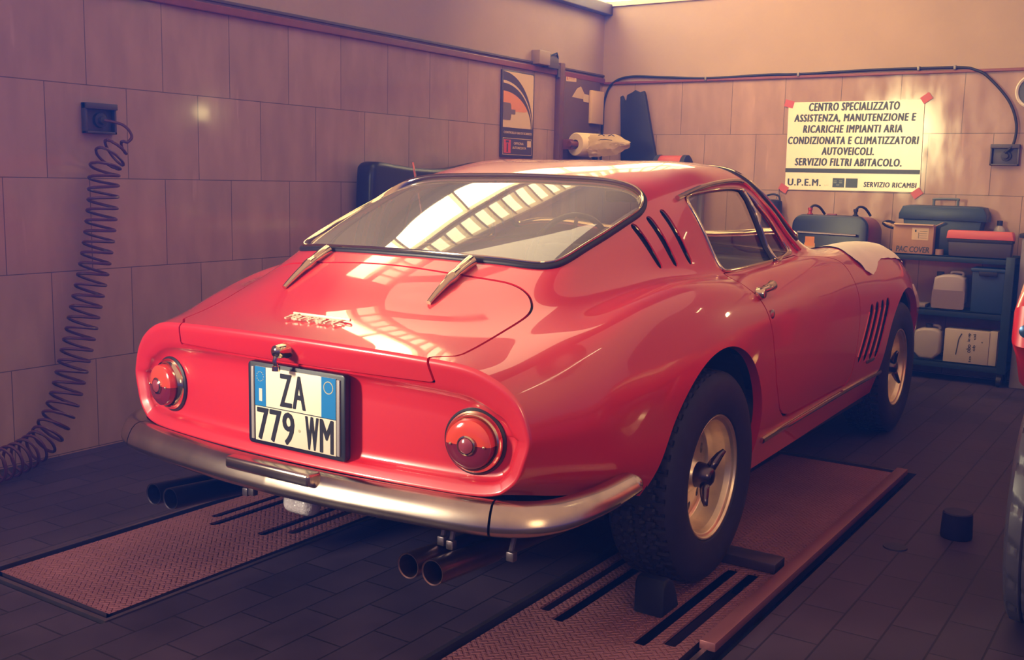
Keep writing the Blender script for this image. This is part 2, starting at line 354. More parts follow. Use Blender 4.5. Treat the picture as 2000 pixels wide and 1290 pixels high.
# ---------------------------------------------------------------- car body surface (half, x >= 0)
# cross-sections from the tail to the nose; 13 feature points each: centre line, roof, cantrail, belt,
# shoulder, flank, sill
SECTIONS = [
(-0.94,[(0,.779),(0.22,.776),(0.4,.770),(0.5,.764),(0.57,.755),(0.63,.733),(0.675,.703),(0.705,.665),(0.722,.620),(0.727,.585),(0.715,.535),(0.697,.490),(0.657,.453)]),
(-0.86,[(0,.795),(0.22,.792),(0.4,.785),(0.51,.777),(0.585,.766),(0.645,.746),(0.69,.716),(0.722,.677),(0.742,.628),(0.748,.585),(0.739,.530),(0.718,.475),(0.672,.436)]),
(-0.75,[(0,.840),(0.22,.832),(0.4,.817),(0.51,.803),(0.585,.792),(0.648,.777),(0.7,.750),(0.738,.710),(0.765,.650),(0.776,.600),(0.77,.540),(0.75,.470),(0.7,.415)]),
(-0.60,[(0,.925),(0.22,.914),(0.4,.883),(0.505,.853),(0.583,.833),(0.648,.822),(0.705,.802),(0.75,.764),(0.79,.690),(0.808,.610),(0.804,.540),(0.788,.460),(0.74,.400)]),
(-0.30,[(0,1.052),(0.22,1.048),(0.432,1.027),(0.516,.983),(0.585,.905),(0.645,.876),(0.703,.881),(0.76,.859),(0.81,.775),(0.843,.680),(0.845,.560),(0.835,.440),(0.79,.330)]),
( 0.00,[(0,1.159),(0.22,1.157),(0.442,1.141),(0.521,1.102),(0.6,.985),(0.655,.912),(0.715,.913),(0.777,.892),(0.83,.820),(0.862,.720),(0.866,.580),(0.855,.420),(0.8,.260)]),
( 0.20,[(0,1.220),(0.22,1.218),(0.442,1.202),(0.536,1.156),(0.625,1.020),(0.685,.915),(0.734,.906),(0.788,.882),(0.835,.810),(0.86,.715),(0.862,.580),(0.85,.420),(0.8,.250)]),
( 0.35,[(0,1.254),(0.22,1.252),(0.442,1.234),(0.546,1.178),(0.635,1.030),(0.7,.912),(0.742,.895),(0.79,.866),(0.835,.805),(0.855,.715),(0.857,.580),(0.842,.420),(0.795,.250)]),
( 0.60,[(0,1.281),(0.22,1.280),(0.442,1.267),(0.556,1.204),(0.64,1.050),(0.705,.922),(0.742,.908),(0.785,.880),(0.828,.815),(0.848,.720),(0.85,.580),(0.832,.420),(0.79,.250)]),
( 0.85,[(0,1.280),(0.22,1.279),(0.442,1.265),(0.554,1.204),(0.64,1.060),(0.705,.930),(0.74,.918),(0.78,.890),(0.822,.820),(0.842,.720),(0.845,.580),(0.825,.420),(0.785,.250)]),
( 1.05,[(0,1.231),(0.22,1.227),(0.442,1.212),(0.566,1.150),(0.645,1.040),(0.7,.938),(0.735,.925),(0.775,.897),(0.815,.825),(0.838,.720),(0.84,.580),(0.82,.420),(0.78,.250)]),
( 1.25,[(0,1.100),(0.22,1.094),(0.43,1.080),(0.57,1.030),(0.64,.985),(0.69,.943),(0.73,.930),(0.77,.900),(0.812,.825),(0.833,.720),(0.835,.580),(0.815,.420),(0.775,.250)]),
( 1.45,[(0,.960),(0.22,.957),(0.42,.950),(0.54,.945),(0.61,.942),(0.665,.940),(0.715,.930),(0.76,.902),(0.805,.825),(0.828,.720),(0.83,.580),(0.812,.420),(0.77,.250)]),
( 1.70,[(0,.915),(0.22,.910),(0.4,.902),(0.5,.905),(0.57,.928),(0.63,.941),(0.69,.934),(0.745,.900),(0.795,.820),(0.82,.720),(0.823,.580),(0.808,.420),(0.765,.250)]),
( 2.00,[(0,.885),(0.22,.878),(0.38,.868),(0.47,.878),(0.54,.921),(0.605,.943),(0.67,.937),(0.73,.898),(0.785,.815),(0.815,.710),(0.82,.570),(0.81,.420),(0.76,.250)]),
( 2.40,[(0,.838),(0.22,.832),(0.38,.825),(0.46,.840),(0.53,.893),(0.595,.925),(0.66,.919),(0.725,.876),(0.785,.790),(0.82,.690),(0.825,.570),(0.81,.420),(0.76,.270)]),
( 2.80,[(0,.770),(0.22,.763),(0.37,.755),(0.45,.770),(0.515,.810),(0.58,.835),(0.64,.825),(0.7,.785),(0.755,.710),(0.785,.620),(0.785,.530),(0.77,.430),(0.72,.330)]),
( 3.10,[(0,.690),(0.2,.685),(0.34,.678),(0.42,.688),(0.48,.705),(0.54,.712),(0.595,.700),(0.65,.665),(0.695,.610),(0.715,.550),(0.71,.490),(0.69,.430),(0.64,.370)]),
( 3.35,[(0,.580),(0.18,.577),(0.3,.572),(0.37,.568),(0.42,.564),(0.47,.556),(0.51,.543),(0.545,.525),(0.57,.500),(0.575,.475),(0.56,.450),(0.53,.425),(0.48,.410)]),
( 3.45,[(0,.500),(0.13,.499),(0.2,.497),(0.25,.495),(0.28,.492),(0.31,.489),(0.335,.486),(0.355,.482),(0.365,.478),(0.368,.473),(0.36,.468),(0.35,.463),(0.33,.460)]),
]
def pchip(xk, yk, x):
    xk = np.asarray(xk, float); yk = np.asarray(yk, float); h = np.diff(xk); d = np.diff(yk)/h
    m = np.zeros_like(yk)
    for i in range(1, len(xk)-1):
        if d[i-1]*d[i] > 0:
            w1 = 2*h[i]+h[i-1]; w2 = h[i]+2*h[i-1]; m[i] = (w1+w2)/(w1/d[i-1]+w2/d[i])
    m[0] = d[0]; m[-1] = d[-1]
    i = np.clip(np.searchsorted(xk, x)-1, 0, len(xk)-2); t = (x-xk[i])/h[i]
    return ((1+2*t)*(1-t)**2*yk[i]+t*(1-t)**2*h[i]*m[i]+t*t*(3-2*t)*yk[i+1]+t*t*(t-1)*h[i]*m[i+1])
def cubic(xk, yk, x, clamp0=None):
    # natural cubic spline (clamp0: slope at the start)
    n = len(xk); h = np.diff(xk); A = np.zeros((n, n)); b = np.zeros(n)
    A[0, 0] = 1; A[-1, -1] = 1
    if clamp0 is not None:
        A[0, 0] = 2*h[0]; A[0, 1] = h[0]; b[0] = 6*((yk[1]-yk[0])/h[0]-clamp0)
    for i in range(1, n-1):
        A[i, i-1] = h[i-1]; A[i, i] = 2*(h[i-1]+h[i]); A[i, i+1] = h[i]
        b[i] = 6*((yk[i+1]-yk[i])/h[i]-(yk[i]-yk[i-1])/h[i-1])
    M = np.linalg.solve(A, b); i = np.clip(np.searchsorted(xk, x)-1, 0, n-2); t = x-xk[i]; u = xk[i+1]-x
    return (M[i]*u**3+M[i+1]*t**3)/(6*h[i])+(yk[i]/h[i]-M[i]*h[i]/6)*u+(yk[i+1]/h[i]-M[i+1]*h[i]/6)*t
def bow(ys, x):
    f = np.clip((-.45-ys)/.49, 0, 1); f = f*f*(3-2*f)
    return .075*(x/.73)**2*f
def body_grid(per=11):
    ys = np.concatenate([np.arange(-.94, -.80, .006), np.arange(-.80, 1.46, .0085), np.arange(1.46, 2.9, .012), np.arange(2.9, 3.4501, .02)])
    yk = np.array([s[0] for s in SECTIONS]); T = np.array([s[1] for s in SECTIONS])
    fine = np.arange(-.94, 3.4501, .005); L = np.zeros((len(fine), 13, 2))
    for k in range(13):
        for c in range(2): L[:, k, c] = pchip(yk, T[:, k, c], fine)
    pad = 40; ker = np.exp(-.5*(np.arange(-pad, pad+1)*.005/.045)**2); ker /= ker.sum()
    Lp = np.concatenate([2*L[:1]-L[pad:0:-1], L, 2*L[-1:]-L[-2:-pad-2:-1]])
    S = np.zeros_like(L)
    for k in range(13):
        for c in range(2): S[:, k, c] = np.convolve(Lp[:, k, c], ker, 'valid')
    u = np.linspace(0, 12, 12*per+1); G = np.zeros((len(ys), len(u), 3))
    for i, y in enumerate(ys):
        q = np.stack([np.interp(y, fine, S[:, k, c]) for k in range(13) for c in range(2)]).reshape(13, 2)
        s = np.concatenate([[0], np.cumsum(np.hypot(*np.diff(q, axis=0).T)**.75)])
        su = np.interp(u, np.arange(13), s)
        G[i, :, 0] = cubic(s, q[:, 0], su); G[i, :, 2] = cubic(s, q[:, 1], su, clamp0=0.0)
        G[i, :, 0] = np.maximum(G[i, :, 0], 0); G[i, 0, 0] = 0
        G[i, :, 1] = y+bow(y, G[i, :, 0])
    return ys, u, G
def grid_normals(G):
    a = np.gradient(G, axis=0); b = np.gradient(G, axis=1); n = np.cross(b, a)
    n[:, 0, 0] = 0
    n /= np.maximum(np.linalg.norm(n, axis=2, keepdims=True), 1e-12)
    return n
# ---------------------------------------------------------------- cutting the body shell into panels
def seg_dist(P, poly, closed=True):
    A = np.asarray(poly, float); B = np.roll(A, -1, 0)
    if not closed: A, B = A[:-1], B[:-1]
    best = np.full(len(P), 1e9)
    for a, b in zip(A, B):
        d = b-a; t = np.clip(((P-a)@d)/max(d@d, 1e-12), 0, 1); best = np.minimum(best, np.linalg.norm(P-(a+t[:, None]*d), axis=1))
    return best
def sd_poly(P, poly):
    # signed distance, positive inside
    A = np.asarray(poly, float); B = np.roll(A, -1, 0); ins = np.zeros(len(P), bool)
    for a, b in zip(A, B):
        if a[1] == b[1]: continue
        c = ((a[1] > P[:, 1]) != (b[1] > P[:, 1])) & (P[:, 0] < (b[0]-a[0])*(P[:, 1]-a[1])/(b[1]-a[1])+a[0]); ins ^= c
    d = seg_dist(P, A); return np.where(ins, d, -d)
def smooth_poly(P, n=2, closed=True):
    P = [np.array(p, float) for p in P]
    for _ in range(n):
        Q = []; N = len(P)
        for i in range(N if closed else N-1):
            a, b = P[i], P[(i+1) % N]; Q += [a*.75+b*.25, a*.25+b*.75]
        if not closed: Q = [P[0]]+Q[1:-1]+[P[-1]]
        P = Q
    return np.array(P)
def clip(M, f):
    # keep the part of M = (V, F) where the field f >= 0; V rows are x y z nx ny nz u; returns also the cut edges
    V, F = M; f = np.where(np.abs(f) < 1e-6, 1e-6, f); ins = f > 0; c = ins[F].sum(1)
    keep = F[c == 3]; cut = F[(c == 1) | (c == 2)]; nv = []; key = {}; tri = []; edges = []
    def mid(a, b):
        k = (a, b) if a < b else (b, a)
        if k not in key:
            t = f[a]/(f[a]-f[b]); key[k] = len(V)+len(nv); nv.append(V[a]*(1-t)+V[b]*t)
        return key[k]
    for T in cut.tolist():
        i = [bool(ins[v]) for v in T]
        if sum(i) == 1:
            k = i.index(True); a, b, d = T[k], T[(k+1) % 3], T[(k+2) % 3]
            p, q = mid(a, b), mid(a, d); tri.append((a, p, q)); edges.append((p, q))
        else:
            k = i.index(False); a, b, d = T[k], T[(k+1) % 3], T[(k+2) % 3]
            p, q = mid(a, b), mid(d, a); tri += [(p, b, d), (p, d, q)]; edges.append((q, p))
    V2 = np.concatenate([V, np.array(nv)]) if nv else V
    F2 = np.concatenate([keep, np.array(tri, int).reshape(-1, 3)])
    used = np.unique(F2); remap = -np.ones(len(V2), int); remap[used] = np.arange(len(used))
    E = [V2[[a, b]] for a, b in edges]
    return (V2[used], remap[F2]), E
def shell(M, E=(), depth=.014, mirror=True, offset=0.):
    # vertices, faces, normals of a panel with turned-in edges
    V, F = M; P = V[:, :3]+V[:, 3:6]*offset; N = V[:, 3:6]; F = F.copy()
    if len(E):
        E = np.array(E); a, b = E[:, 0], E[:, 1]; n0 = len(P)
        nl = lambda x: x/np.maximum(np.linalg.norm(x, axis=1, keepdims=True), 1e-9)
        a = a.copy(); b = b.copy(); na, nb = nl(a[:, 3:6]), nl(b[:, 3:6]); pa, pb = a[:, :3]+na*offset, b[:, :3]+nb*offset
        fn = nl(np.cross(pb-pa, (na+nb)/2)); k = len(E)
        P = np.concatenate([P, pa, pb, pb-nb*depth, pa-na*depth]); N = np.concatenate([N, fn, fn, fn, fn])
        i = np.arange(k)+n0
        F = np.concatenate([F, np.stack([i+k, i, i+3*k], 1), np.stack([i+k, i+3*k, i+2*k], 1)])
    if mirror:
        m = np.array([-1, 1, 1]); n0 = len(P); P = np.concatenate([P, P*m]); N = np.concatenate([N, N*m]); F = np.concatenate([F, F[:, ::-1]+n0])
    return P, F, N
def shell_obj(name, parts, material, parent=None):
    Ps, Fs, Ns = [], [], []; n = 0
    for P, F, N in parts: Ps.append(P); Fs.append(F+n); Ns.append(N); n += len(P)
    P, F, N = np.concatenate(Ps), np.concatenate(Fs), np.concatenate(Ns)
    a = P[F]; ok = np.linalg.norm(np.cross(a[:, 1]-a[:, 0], a[:, 2]-a[:, 0]), axis=1) > 1e-10; F = F[ok]
    me = bpy.data.meshes.new(name); me.from_pydata(P.tolist(), [], F.tolist()); me.update()
    me.polygons.foreach_set('use_smooth', [True]*len(me.polygons))
    N = N/np.maximum(np.linalg.norm(N, axis=1, keepdims=True), 1e-9)
    me.normals_split_custom_set_from_vertices(N.tolist())
    return obj(name, me, material, parent)
def flip(part): P, F, N = part; return P*np.array([-1, 1, 1]), F[:, ::-1], N*np.array([-1, 1, 1])
def loop_of(E, tol=1e-6):
    # chain cut edges into ordered paths of rows
    nxt = {}; rows = {}
    kf = lambda v: (round(v[0], 6), round(v[1], 6), round(v[2], 6))
    starts = set(); ends = set()
    for a, b in E:
        ka, kb = kf(a), kf(b)
        if ka == kb: continue
        nxt[ka] = kb; rows[ka] = a; rows[kb] = b; starts.add(ka); ends.add(kb)
    out = []
    seeds = list(starts-ends) or [next(iter(starts))]
    for s in seeds:
        path = [s]; seen = {s}; k = s
        while k in nxt and nxt[k] not in seen: k = nxt[k]; path.append(k); seen.add(k)
        out.append(np.array([rows[q] for q in path]))
    return max(out, key=len)
def resample(R, step, closed=False):
    if closed: R = np.concatenate([R, R[:1]])
    s = np.concatenate([[0], np.cumsum(np.linalg.norm(np.diff(R[:, :3], axis=0), axis=1))]); n = max(int(s[-1]/step), 8)
    t = np.linspace(0, s[-1], n+1)[:n if closed else n+1]; return np.stack([np.interp(t, s, R[:, k]) for k in range(R.shape[1])], 1)
def smooth_rows(R, n, closed):
    for _ in range(n):
        if closed: R = .25*np.roll(R, 1, 0)+.5*R+.25*np.roll(R, -1, 0)
        else: R = np.concatenate([R[:1], .25*R[:-2]+.5*R[1:-1]+.25*R[2:], R[-1:]])
    return R
def strip(bm, R, prof, closed=True, mi=0, caps=True, inward=1):
    # sweep a profile [(across, up)] along surface rows R (pos, normal)
    P = R[:, :3]; N = R[:, 3:6]/np.linalg.norm(R[:, 3:6], axis=1, keepdims=True); n = len(P)
    T = (np.roll(P, -1, 0)-np.roll(P, 1, 0)) if closed else np.gradient(P, axis=0)
    T /= np.maximum(np.linalg.norm(T, axis=1, keepdims=True), 1e-9); S = np.cross(T, N)*inward
    t = bmesh.new(); rings = [[t.verts.new(P[i]+S[i]*a+N[i]*b) for a, b in prof] for i in range(n)]; m = len(prof)
    for i in range(n if closed else n-1):
        A, B = rings[i], rings[(i+1) % n]
        for k in range(m): t.faces.new((A[k], B[k], B[(k+1) % m], A[(k+1) % m]))
    if not closed and caps: t.faces.new(rings[0][::-1]); t.faces.new(rings[-1])
    bmesh.ops.recalc_face_normals(t, faces=t.faces)
    for f in t.faces: f.material_index = mi
    merge(bm, t)
def bead(w, h, n=6, base=-.004, x0=0.):
    # half-round moulding profile of width w, height h
    return [(x0+w/2, base)]+[(x0+w/2*math.cos(PI*k/n), h*math.sin(PI*k/n)) for k in range(n+1)]+[(x0-w/2, base)]

# ---------------------------------------------------------------- car materials
def paint_mat():
    m = bpy.data.materials.new('red car paint'); m.use_nodes = True; nt = m.node_tree; b = nt.nodes['Principled BSDF']; L = nt.links.new
    tc = node(nt, 'ShaderNodeTexCoord')
    b.inputs['Base Color'].default_value = (.66, .018, .034, 1); b.inputs['Roughness'].default_value = .34; b.inputs['Specular IOR Level'].default_value = .75
    b.inputs['Coat Weight'].default_value = 1.0; b.inputs['Coat Roughness'].default_value = .03; b.inputs['Coat IOR'].default_value = 1.55
    # dusty upper surfaces: patchy smears that dull the lacquer a little
    n = node(nt, 'ShaderNodeTexNoise'); n.inputs['Scale'].default_value = 9; n.inputs['Detail'].default_value = 5; L(tc.outputs['Object'], n.inputs['Vector'])
    r = node(nt, 'ShaderNodeMapRange'); r.inputs['From Min'].default_value = .45; r.inputs['From Max'].default_value = .75; r.inputs['To Min'].default_value = .02; r.inputs['To Max'].default_value = .10
    L(n.outputs['Fac'], r.inputs['Value']); L(r.outputs[0], b.inputs['Coat Roughness'])
    return m
M_PAINT = paint_mat()
M_CHROME = mat('chrome', (222, 200, 165), .09, metal=1., noise=.03)
M_CHROMEW = mat('weathered chrome', (188, 172, 158), .24, metal=1., noise=.18, nscale=9)
M_SEAL = mat('black window rubber', (34, 28, 40), .45)
M_DARK = mat('dark cavity', (14, 11, 22), .9)
M_INT = mat('black interior trim', (30, 25, 33), .7, noise=.1)
M_TAN = mat('brown leather', (92, 66, 58), .55, noise=.1)
def glass_mat(name, tint, dust=.04, ior=1.5):
    m = bpy.data.materials.new(name); m.use_nodes = True; nt = m.node_tree; L = nt.links.new
    for n in list(nt.nodes):
        if n.type == 'BSDF_PRINCIPLED': nt.nodes.remove(n)
    out = [n for n in nt.nodes if n.type == 'OUTPUT_MATERIAL'][0]
    tr = node(nt, 'ShaderNodeBsdfTransparent'); tr.inputs[0].default_value = (*tint, 1)
    df = node(nt, 'ShaderNodeBsdfDiffuse'); df.inputs[0].default_value = (.7, .6, .5, 1)
    gl = node(nt, 'ShaderNodeBsdfGlossy'); gl.inputs['Roughness'].default_value = .025; gl.inputs[0].default_value = (1, 1, 1, 1)
    fr = node(nt, 'ShaderNodeFresnel'); geo = node(nt, 'ShaderNodeNewGeometry'); mi_ = node(nt, 'ShaderNodeMix'); mi_.inputs[2].default_value = ior; mi_.inputs[3].default_value = 1/ior; L(geo.outputs['Backfacing'], mi_.inputs[0]); L(mi_.outputs[0], fr.inputs['IOR'])
    m1 = node(nt, 'ShaderNodeMixShader'); m1.inputs[0].default_value = dust; L(tr.outputs[0], m1.inputs[1]); L(df.outputs[0], m1.inputs[2])
    m2 = node(nt, 'ShaderNodeMixShader'); L(fr.outputs[0], m2.inputs[0]); L(m1.outputs[0], m2.inputs[1]); L(gl.outputs[0], m2.inputs[2]); L(m2.outputs[0], out.inputs['Surface'])
    return m
M_GLASS = glass_mat('dusty glass with reflection veil', (.66, .60, .56), .30, 2.0)  # beyond real dust, the strong diffuse veil stands in for pale reflections
M_GLASS2 = glass_mat('clear window glass', (.93, .90, .86), .012)

car = thing('sports_car', 'red vintage fastback sports car standing on the two floor ramps', 'car')

ys, us, G = body_grid(); NG = grid_normals(G)
nr, nc = G.shape[:2]
V0 = np.concatenate([G.reshape(-1, 3), NG.reshape(-1, 3), np.tile(us, nr)[:, None]], 1)
ii, jj = np.meshgrid(np.arange(nr-1), np.arange(nc-1), indexing='ij'); a = (ii*nc+jj).ravel(); b = ((ii+1)*nc+jj).ravel()
F0 = np.concatenate([np.stack([a, a+1, b+1], 1), np.stack([a, b+1, b], 1)])
BODY = (V0, F0)
XYZ = lambda M: M[0][:, :3]
# --- tail: rings inset from the last section
row = G[0]; low = np.array([[x, 0, z] for x, z in [(.645, .4485), (.632, .4447), (.615, .4415), (.595, .4392), (.57, .438)]+[(x, .437) for x in np.linspace(.54, 0, 18)]])
C0 = np.concatenate([row, low])[:, [0, 2]]
tg = np.gradient(C0, axis=0); tg /= np.linalg.norm(tg, axis=1, keepdims=True); nin = np.stack([-tg[:, 1], tg[:, 0]], 1)*-1
if (nin[0] @ np.array([0, -1])) < 0: nin = -nin
nin[0] = (0, -1); nin[-1] = (0, 1)
for _ in range(6): nin[1:-1] = .25*nin[:-2]+.5*nin[1:-1]+.25*nin[2:]; nin /= np.linalg.norm(nin, axis=1, keepdims=True)
wid = np.interp(nin[:, 1], [-1, -.75, 0, .6, 1], [.080, .076, .046, .038, .034])
rings = []
def tail_y(x, z): return -.94+.075*(x/.73)**2
for fr_, dp in [(0, 0), (.05, -.005), (.14, -.008), (.3, -.006), (.7, .003), (.93, .008), (1.0, .015), (1.12, .026), (1.35, .031), (1.7, .033)]:
    q = C0+nin*(wid*fr_)[:, None]; q[:, 0] = np.maximum(q[:, 0], 0); q[0, 0] = q[-1, 0] = 0
    rings.append(np.stack([q[:, 0], tail_y(q[:, 0], 0)+dp, q[:, 1]], 1))
last = rings[-1]
for k in np.linspace(.86, .0, 8):
    x = last[:, 0]*k; z = .572+(last[:, 2]-.572)*k; rings.append(np.stack([x, tail_y(x, 0)+.033, z], 1))
TG = np.array(rings); TN = -grid_normals(TG); TN[:, [0, -1], 0] = 0
if TN[4, 5, 1] > 0: TN = -TN
TN[-1] = (0, -1, 0)
nt_, mt_ = TG.shape[:2]
ii, jj = np.meshgrid(np.arange(nt_-1), np.arange(mt_-1), indexing='ij'); a = (ii*mt_+jj).ravel(); b = ((ii+1)*mt_+jj).ravel()
TAIL = (np.concatenate([TG.reshape(-1, 3), TN.reshape(-1, 3), np.zeros((nt_*mt_, 1))], 1), np.concatenate([np.stack([a, b, b+1], 1), np.stack([a, b+1, a+1], 1)]))

# --- outlines (half), as measured: plan x,y for rear window and boot lid; y,u (u runs centre line -> sill) for the door
RWIN = smooth_poly([(-.3, .165), (0, .165), (.19, .160), (.35, .150), (.447, .140), (.492, .122), (.516, .092), (.527, .045), (.526, .0), (.517, -.15), (.505, -.25), (.494, -.345), (.478, -.395), (.44, -.425), (.38, -.443), (.225, -.474), (0, -.487), (-.3, -.487)], 2)
LID = np.concatenate([smooth_poly([(-.3, -.552), (0, -.552), (.2, -.552), (.3, -.541), (.36, -.530), (.434, -.512), (.487, -.518), (.517, -.545), (.529, -.575), (.530, -.612), (.515, -.72), (.507, -.845)], 2, False), [(.500, -.866), (.453, -.905), (.453, -1.2), (-.3, -1.2)]])
US = .12
DOOR = np.array([(.334, 5.0), (.305, 6.2), (.322, 7.0), (.347, 7.36), (.371, 8.18), (.385, 8.64), (.41, 9.36), (.46, 10.18), (.517, 10.64), (.56, 10.9), (.62, 11.08), (.70, 11.17), (1.45, 11.22), (1.50, 11.15), (1.523, 10.95), (1.526, 10.36), (1.528, 9.64), (1.524, 9.09), (1.515, 8.73), (1.498, 8.36), (1.475, 8.0), (1.43, 7.3), (1.36, 6.75), (1.25, 6.25), (1.12, 5.8), (1.04, 5.3), (1.03, 5.0)])*np.array([1, US])
def dome(M, y0, y1): return None
def f_rwin(M): P = XYZ(M); r = np.minimum(sd_poly(P[:, :2], RWIN), (4.6-M[0][:, 6])*.12); return r
def f_lid(M): return np.minimum(sd_poly(XYZ(M)[:, :2], LID), (5.2-M[0][:, 6])*.12)
def f_lid_tail(M): P = XYZ(M); return np.minimum(P[:, 2]-.7035, .453+.22*(.77-P[:, 2])-P[:, 0])
def f_door(M): return sd_poly(np.stack([M[0][:, 1], M[0][:, 6]*US], 1), DOOR)
# side opening (door glass and quarter light) in y,z
SIDE = smooth_poly([(.340, .914), (.338, .92), (.302, 1.10), (.292, 1.148), (.33, 1.165), (.42, 1.174), (.507, 1.182), (.62, 1.187), (.721, 1.187), (.79, 1.176), (.83, 1.15), (.90, 1.08), (1.00, .985), (1.025, .946), (1.0, .941), (.90, .936), (.777, .928), (.6, .9205), (.42, .914)], 2)
def f_side(M): P = XYZ(M); return np.minimum(sd_poly(P[:, 1:3], SIDE), np.minimum(M[0][:, 6]-2.5, 5.6-M[0][:, 6])*.1)
WIND = smooth_poly([(-.3, .96), (0, .96), (.3, .945), (.44, .93), (.52, .925), (.575, .95), (.615, 1.02), (.645, 1.10), (.655, 1.17), (.62, 1.24), (.52, 1.32), (.35, 1.385), (0, 1.42), (-.3, 1.42)], 2)
def f_wind(M): P = XYZ(M); return np.minimum(sd_poly(P[:, :2], WIND), (5.0-M[0][:, 6])*.12)
def f_arch(M, yc, zc, ry, rz):
    P = XYZ(M); r = np.hypot((P[:, 1]-yc)/ry, (P[:, 2]-zc)/rz); return np.where(P[:, 0] > .4, (r-1)*ry, 1.)
def seg3(M, a, b, r):
    P = XYZ(M); a, b = np.array(a), np.array(b); d = b-a; t = np.clip((P-a)@d/(d@d), 0, 1); return np.linalg.norm(P-(a+t[:, None]*d), axis=1)-r
GAP = .0035
B, EB = BODY, []
def cut(M, f, E):
    M2, e = clip(M, f)
    return M2, E+list(e)
# pieces
GL_R, eg = clip(BODY, f_rwin(BODY)); RW_ROWS = loop_of(eg)
LIDM, el = clip(BODY, f_lid(BODY)-GAP)
LIDT, elt = clip(TAIL, f_lid_tail(TAIL)-GAP)
GL_S, es_ = clip(BODY, f_side(BODY)); SW_ROWS = loop_of(es_)
GL_W, ew_ = clip(BODY, f_wind(BODY)); WS_ROWS = loop_of(ew_)
DOORM, ed = clip(BODY, f_door(BODY)-GAP)
DOORM, ed2 = clip(DOORM, -f_side(DOORM)); ed = list(ed)+list(ed2)
B, EB = cut(B, -f_rwin(B), EB); B, EB = cut(B, -f_lid(B)-GAP, EB); B, EB = cut(B, -f_side(B), EB); B, EB = cut(B, -f_wind(B), EB)
B, EB = cut(B, -f_door(B)-GAP, EB)
ARCH_R = (-.01, .335, .375, .392); ARCH_F = (2.41, .335, .378, .385)
B, ea = clip(B, f_arch(B, *ARCH_R)); B, ea2 = clip(B, f_arch(B, *ARCH_F)); ARCH_E = list(ea)+list(ea2)
SLOTS = [((.549, -.022, 1.066), (.626, .012, .957)), ((.558, .062, 1.087), (.640, .094, .959)), ((.566, .140, 1.108), (.652, .175, .962))]
VENTS = [((.823, 1.735, .668), (.818, 1.615, .486)), ((.821, 1.830, .670), (.816, 1.710, .480)), ((.819, 1.930, .670), (.815, 1.805, .476)), ((.819, 2.022, .672), (.816, 1.895, .474))]
backs = []; SLOT_E = []
for (a, b), r in [(q_, .015) for q_ in SLOTS]+[(q_, .033) for q_ in VENTS]:
    f = seg3(B, a, b, r); bk, _ = clip(BODY, np.where(BODY[0][:, 6] > 2.5, .006-seg3(BODY, a, b, r), -1.)); backs.append(shell(bk, offset=-.012, mirror=False)); B, e = clip(B, f); SLOT_E += list(e)
T, et = clip(TAIL, -f_lid_tail(TAIL)-GAP)
shell_obj('body_shell', [shell(B, EB), shell((B[0][:1], B[1][:0]), ARCH_E, depth=.03), shell((B[0][:1], B[1][:0]), SLOT_E, depth=.005), shell(T, et, depth=.012)], M_PAINT, car)
shell_obj('trunk_lid', [shell(LIDM, el), shell(LIDT, elt)], M_PAINT, car); lid = COL.objects['trunk_lid']
dR = shell(DOORM, ed, mirror=False)
door_r = shell_obj('door', [dR], M_PAINT, car); door_l = shell_obj('door', [flip(dR)], M_PAINT, car)
for bk in backs:  # dark sheets just behind the openings stand in for the shade inside
    shell_obj('vent_shade_backing', [bk], M_DARK, car); shell_obj('vent_shade_backing', [flip(bk)], M_DARK, car)
# glazing
rear_window = shell_obj('rear_window', [shell(GL_R, offset=-.004)], M_GLASS, car)
windscreen = shell_obj('windscreen', [shell(GL_W, offset=-.004)], M_GLASS2, car)
sideP = shell(GL_S, mirror=False, offset=-.006)
side_r = shell_obj('side_window', [sideP], M_GLASS2, car); side_l = shell_obj('side_window', [flip(sideP)], M_GLASS2, car)
# mouldings
def mirror_rows(R):
    m = np.array([-1, 1, 1, -1, 1, 1, 1.]); return R*m
def closed_half(R):
    # an open half loop from x=0 to x=0 -> closed loop
    R = resample(R, .012); R = R.copy(); R[[0, -1], 0] = 0; R[[0, -1], 3] = 0
    return smooth_rows(np.concatenate([R, mirror_rows(R)[::-1][1:-1]]), 3, True)
for rows, par, nm in ((RW_ROWS, rear_window, 'rear'), (WS_ROWS, windscreen, 'front')):
    R = closed_half(rows)
    c = R[:, :3].mean(0); S = np.cross(np.roll(R[:, :3], -1, 0)-np.roll(R[:, :3], 1, 0), R[:, 3:6]); s = 1 if ((R[:, :3]-c)*S).sum() > 0 else -1
    bm = NB(); strip(bm, R, bead(.022, .010, x0=.006), inward=s); obj('window_seal', bm, M_SEAL, par)
    bm = NB(); strip(bm, R, bead(.011, .015, x0=-.002), inward=s); obj('chrome_moulding', bm, M_CHROME, par)
